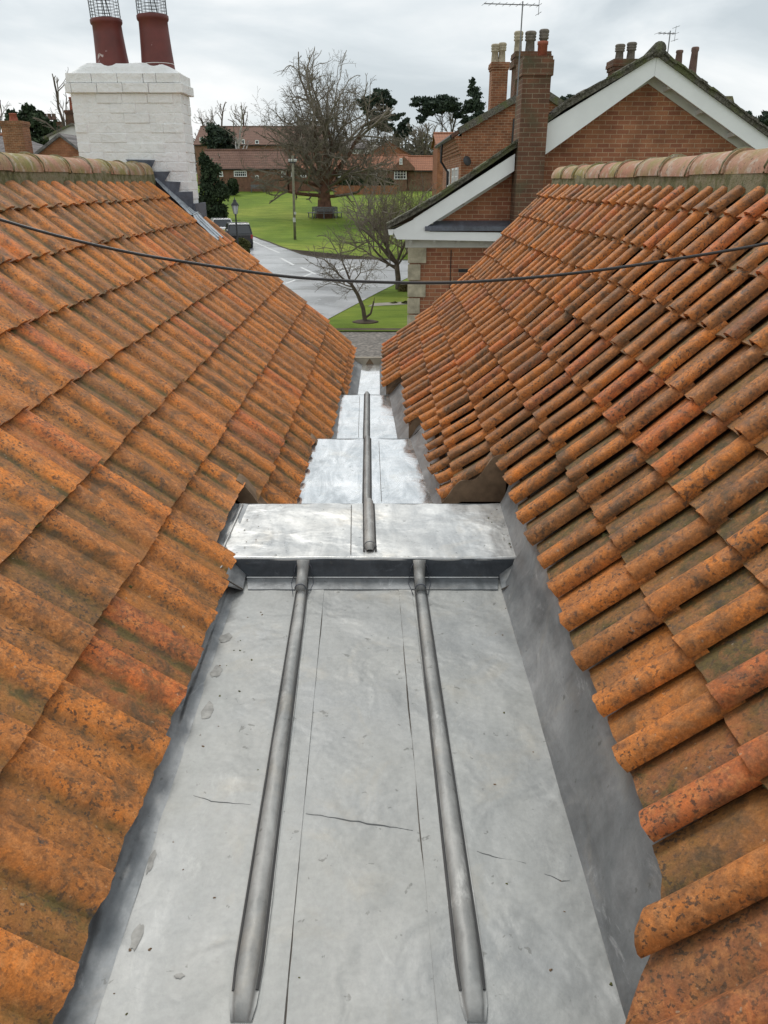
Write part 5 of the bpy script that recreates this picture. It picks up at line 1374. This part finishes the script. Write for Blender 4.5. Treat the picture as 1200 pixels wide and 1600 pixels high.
# far wood band on the rising ground
rgw = rg_(77); bl = []
for k in range(120):
    x = rgw.uniform(-230, 230); y = rgw.uniform(225, 300); r_ = rgw.uniform(5, 9); bl.append(((x, y, terr(y)+rgw.uniform(2, 5)), (r_, r_, rgw.uniform(4, 6.5))))
for k in range(46):
    x = rgw.uniform(-95, 35); y = rgw.uniform(160, 200); r_ = rgw.uniform(3, 5.5); bl.append(((x, y, terr(y)+rgw.uniform(3, 6)), (r_, r_, rgw.uniform(3, 5))))
fw = empty('wood', (0, 260, 7), None, None)
bpy.data.objects.remove(fw)
fo = foliage(None, bl, 46000, .6, M['wood_dist'], 78, name='far_wood'); tag(fo, 'distant brown winter wood along the horizon behind the village', 'wood', kind='stuff')
# garden shrubs beside the quoins
b, bl = crown_at(38, (630, 478), [(632,452,9,9), (625,462,9,7), (634,466,8,8), (620,470,6,5)])
evergreen('garden_shrub', 'reddish-brown heather bush beside the stone quoins', b, bl, 3500, .045, M['shrub'], 51, (.02, .5), cat='shrub')
b, bl = crown_at(34, (622, 486), [(616,477,8,5), (626,480,9,5), (634,476,7,6)])
evergreen('garden_shrub', 'low yellow-green ground shrub at the foot of the heather bush', b, bl, 2500, .04, M['hedge'], 52, (.02, .2), cat='shrub')
b, bl = crown_at(60, (324, 360), [(322,350,9,6), (316,356,9,6)])
evergreen('hedge', 'olive garden hedge at the foot of the yew behind the lead saddle', b, bl, 1500, .09, M['hedge'], 53, cat='hedge')

# ------------------------------------------------------------------ POLE, LAMP, CARS
pb = G(461, 374.5); tp = P(457, 243, pb.y)
po = empty('utility_pole', pb, 'tall weathered wooden utility pole on the green with white insulators', 'pole')
mb = MB(); mb.tube([pb+Vector((0,0,-.2)), Vector((tp.x, pb.y, tp.z))], [.12, .085], 10); mb.build('shaft', M['pole'], po, smooth=True)
mb = MB(); mb.beam(Vector((tp.x-.3, pb.y-.12, tp.z-.5)), Vector((tp.x+.3, pb.y-.12, tp.z-.5)), .08, .08); mb.build('crossarm', M['iron'], po)
for dx in (-.26, -.08, .16, .28):
    mb = MB(); mb.lathe((tp.x+dx, pb.y-.13, tp.z-.46), [(.05,0),(.09,.04),(.06,.09),(.09,.12),(.05,.2)], 10); mb.build('insulator', M['ceramic'], po, smooth=True)
q = P(460, 343, pb.y); mb = MB(); mb.box(q.x-.1, q.x+.12, pb.y-.24, pb.y-.12, q.z-.2, q.z+.15); mb.build('junction_box', M['ceramic'], po)
q = P(461, 333, pb.y); mb = MB(); mb.box(q.x-.06, q.x+.1, pb.y-.2, pb.y-.1, q.z-.1, q.z+.1); mb.build('number_plate', M['ceramic'], po)
# street lamp
Ylm = 50; lt = P(369, 308, Ylm); lb = Vector((lt.x, Ylm, terr(Ylm)))
lb.x = P(371, 375, Ylm).x
lo = empty('street_lamp', lb, 'black iron street lamp with a glass lantern beside the parked cars', 'street lamp')
zt_ = lt.z
mb = MB(); zc = zt_-.95
mb.lathe((lb.x, lb.y, lb.z), [(.16,-.1),(.16,.25),(.11,.3),(.11,.8),(.07,.9),(.055,1.2),(.045,zc-lb.z-.1),(.07,zc-lb.z-.06),(.05,zc-lb.z)], 12); mb.beam(Vector((lb.x-.28, lb.y, zc-.35)), Vector((lb.x+.28, lb.y, zc-.35)), .03, .03); mb.build('post', M['iron'], lo, smooth=True)
mb = MB(); mb.lathe((lb.x, lb.y, zc), [(.10,0),(.20,.48)], 6); ln = mb.build('lantern', M['lampglass'], lo)
mb = MB()
for k in range(6):
    a = 2*math.pi*k/6; mb.tube([Vector((lb.x+.105*math.cos(a), lb.y+.105*math.sin(a), zc)), Vector((lb.x+.205*math.cos(a), lb.y+.205*math.sin(a), zc+.48))], .012, 4)
mb.build('lantern_frame', M['iron'], ln)
mb = MB(); mb.lathe((lb.x, lb.y, zc+.48), [(.25,0),(.25,.03),(.12,.2),(.09,.24),(.10,.3),(.03,.34),(.02,.47)], 12); mb.build('lantern_cap', M['iron'], lo, smooth=True)
def car(name, label, loc, rz, L, W, Hh, paintm, roofm, suv):
    o = empty(name, loc, label, 'car', None, rz)
    # local: +y forward, x across, z up; side outline (y, z) lofted with tumblehome
    hw = W/2
    if suv: body = [(-L/2,.35),(-L/2,.95),(-L/2+.05,1.05),(L/2-.95,1.12),(L/2-.15,.95),(L/2,.75),(L/2,.35)]; cab = [(-L/2+.08,1.04),(-L/2+.35,Hh-.06),(-L/2+.6,Hh),(L*.12,Hh),(L*.22,Hh-.06),(L*.33,1.10)]
    else: body = [(-L/2,.3),(-L/2,.85),(-L/2+.05,.93),(L/2-.95,.95),(L/2-.15,.8),(L/2,.62),(L/2,.3)]; cab = [(-L/2+.15,.92),(-L/2+.6,Hh-.05),(-L/2+.9,Hh),(L*.1,Hh),(L*.16,Hh-.04),(L*.33,.94)]
    def loft(poly, w0, w1, zlo, zhi, mat, nm, inset=0):
        mb = MB(); secs = []
        for sx in (-1, -.93, .93, 1):
            r_ = []
            for (y, z) in poly:
                t = (z-zlo)/(zhi-zlo); w_ = w0+(w1-w0)*max(0, min(1, t)); sh = .04 if abs(sx) == 1 else 0
                r_.append(Vector((sx*w_, y*(1-sh*.5), z - (sh*.7 if z > zlo+.2 else 0))))
            secs.append(r_)
        n = len(poly); vs = [p for s_ in secs for p in s_]; fs = []
        for i in range(3):
            for j in range(n): fs.append((i*n+j, i*n+(j+1) % n, (i+1)*n+(j+1) % n, (i+1)*n+j))
        fs.append(tuple(range(n-1, -1, -1))); fs.append(tuple(range(3*n, 4*n)))
        mb.add(vs, fs); ob = mb.build(nm, mat, o, base=(0,0,0)); 
        bm = bmesh.new(); bm.from_mesh(ob.data); bmesh.ops.recalc_face_normals(bm, faces=bm.faces[:]); bm.to_mesh(ob.data); bm.free()
        bv = ob.modifiers.new('b', 'BEVEL'); bv.width = .04; bv.segments = 3; bv.limit_method = 'ANGLE'; return ob
    loft(body, hw, hw*.97, .3, 1.1, paintm, 'body')
    cb = loft(cab, hw*.95, hw*.78, 1.0, Hh, M['glass'], 'cabin_glass')
    mb = MB(); y0, y1 = cab[1][0]-.05, cab[3][0]+.15; mb.box(-hw*.80, hw*.80, y0, y1, Hh-.05, Hh+.035); r_ = mb.build('roof_panel', roofm, o, base=(0,0,0)); bv = r_.modifiers.new('b', 'BEVEL'); bv.width = .025; bv.segments = 2
    for sx in (-1, 1):      # pillars
        mb = MB()
        for (a, b) in ((cab[0], cab[1]), (cab[5], cab[4]), ((-.1, 1.06 if suv else .93), (-.12, Hh-.03)), ((cab[1]), (cab[2])), (cab[2], cab[3])):
            f = lambda p: Vector((sx*(hw*.95+(hw*.78-hw*.95)*max(0, min(1, (p[1]-1.0)/(Hh-1.0)))+.004), p[0], p[1]))
            mb.beam(f(a), f(b), .06, .05)
        mb.build('window_pillar', paintm, o, base=(0,0,0))
        mb = MB(); mb.box(sx*hw*.93-.1, sx*hw*.93+.06, -L/2-.012, -L/2+.12, .72, 1.0 if suv else .86); mb.build('tail_light', M['tail'], o, base=(0,0,0))
        mb = MB(); mb.box(sx*hw*.8-.15, sx*hw*.8+.12, L/2-.1, L/2+.01, .62, .78); mb.build('headlight', M['lampglass'], o, base=(0,0,0))
        mb = MB(); mb.box(sx*(hw+.1)-.1, sx*(hw+.1)+.08, L*.2, L*.2+.1, 1.0, 1.16); mb.build('wing_mirror', paintm, o, base=(0,0,0))
        for yy in (-L*.31, L*.31):
            mb = MB(); MM = Matrix.Translation((sx*(hw-.1), yy, .35)) @ Matrix.Rotation(R(90), 4, 'Y')
            mb.lathe((0,0,0), [(.2,-.11),(.33,-.11),(.35,-.07),(.35,.07),(.33,.11),(.2,.11)], 22, MM); wh = mb.build('wheel', M['tyre'], o, base=(0,0,0), smooth=False)
            mb = MB(); mb.lathe((0,0,0), [(.05,-.118),(.21,-.118),(.22,-.1),(.22,.1),(.21,.118),(.05,.118)], 16, MM); mb.build('rim', M['rim'], wh, base=(0,0,0))
    mb = MB(); mb.box(-.26, .26, -L/2-.02, -L/2+.01, .62, .74); mb.build('number_plate', M['plate'], o, base=(0,0,0))
    mb = MB(); mb.box(-hw*.98, hw*.98, -L/2-.06, -L/2+.1, .32, .55); b_ = mb.build('bumper', M['black'], o, base=(0,0,0))
    return o
c1 = P(366, 384, 60.5); car('parked_car', 'black car with painted sky glare on its roof parked on the left beside the street lamp', (c1.x+.05, 62.2, terr(60.5)+.03), R(14), 4.3, 1.85, 1.72, M['carblack'], M['carglare'], True)
c2 = P(343, 372, 68); car('parked_car', 'white car parked beyond the black one, half hidden by the lead saddle', (c2.x-.2, 70, terr(68.5)+.03), R(16), 4.2, 1.8, 1.52, M['carwhite'], M['carwhite'], False)
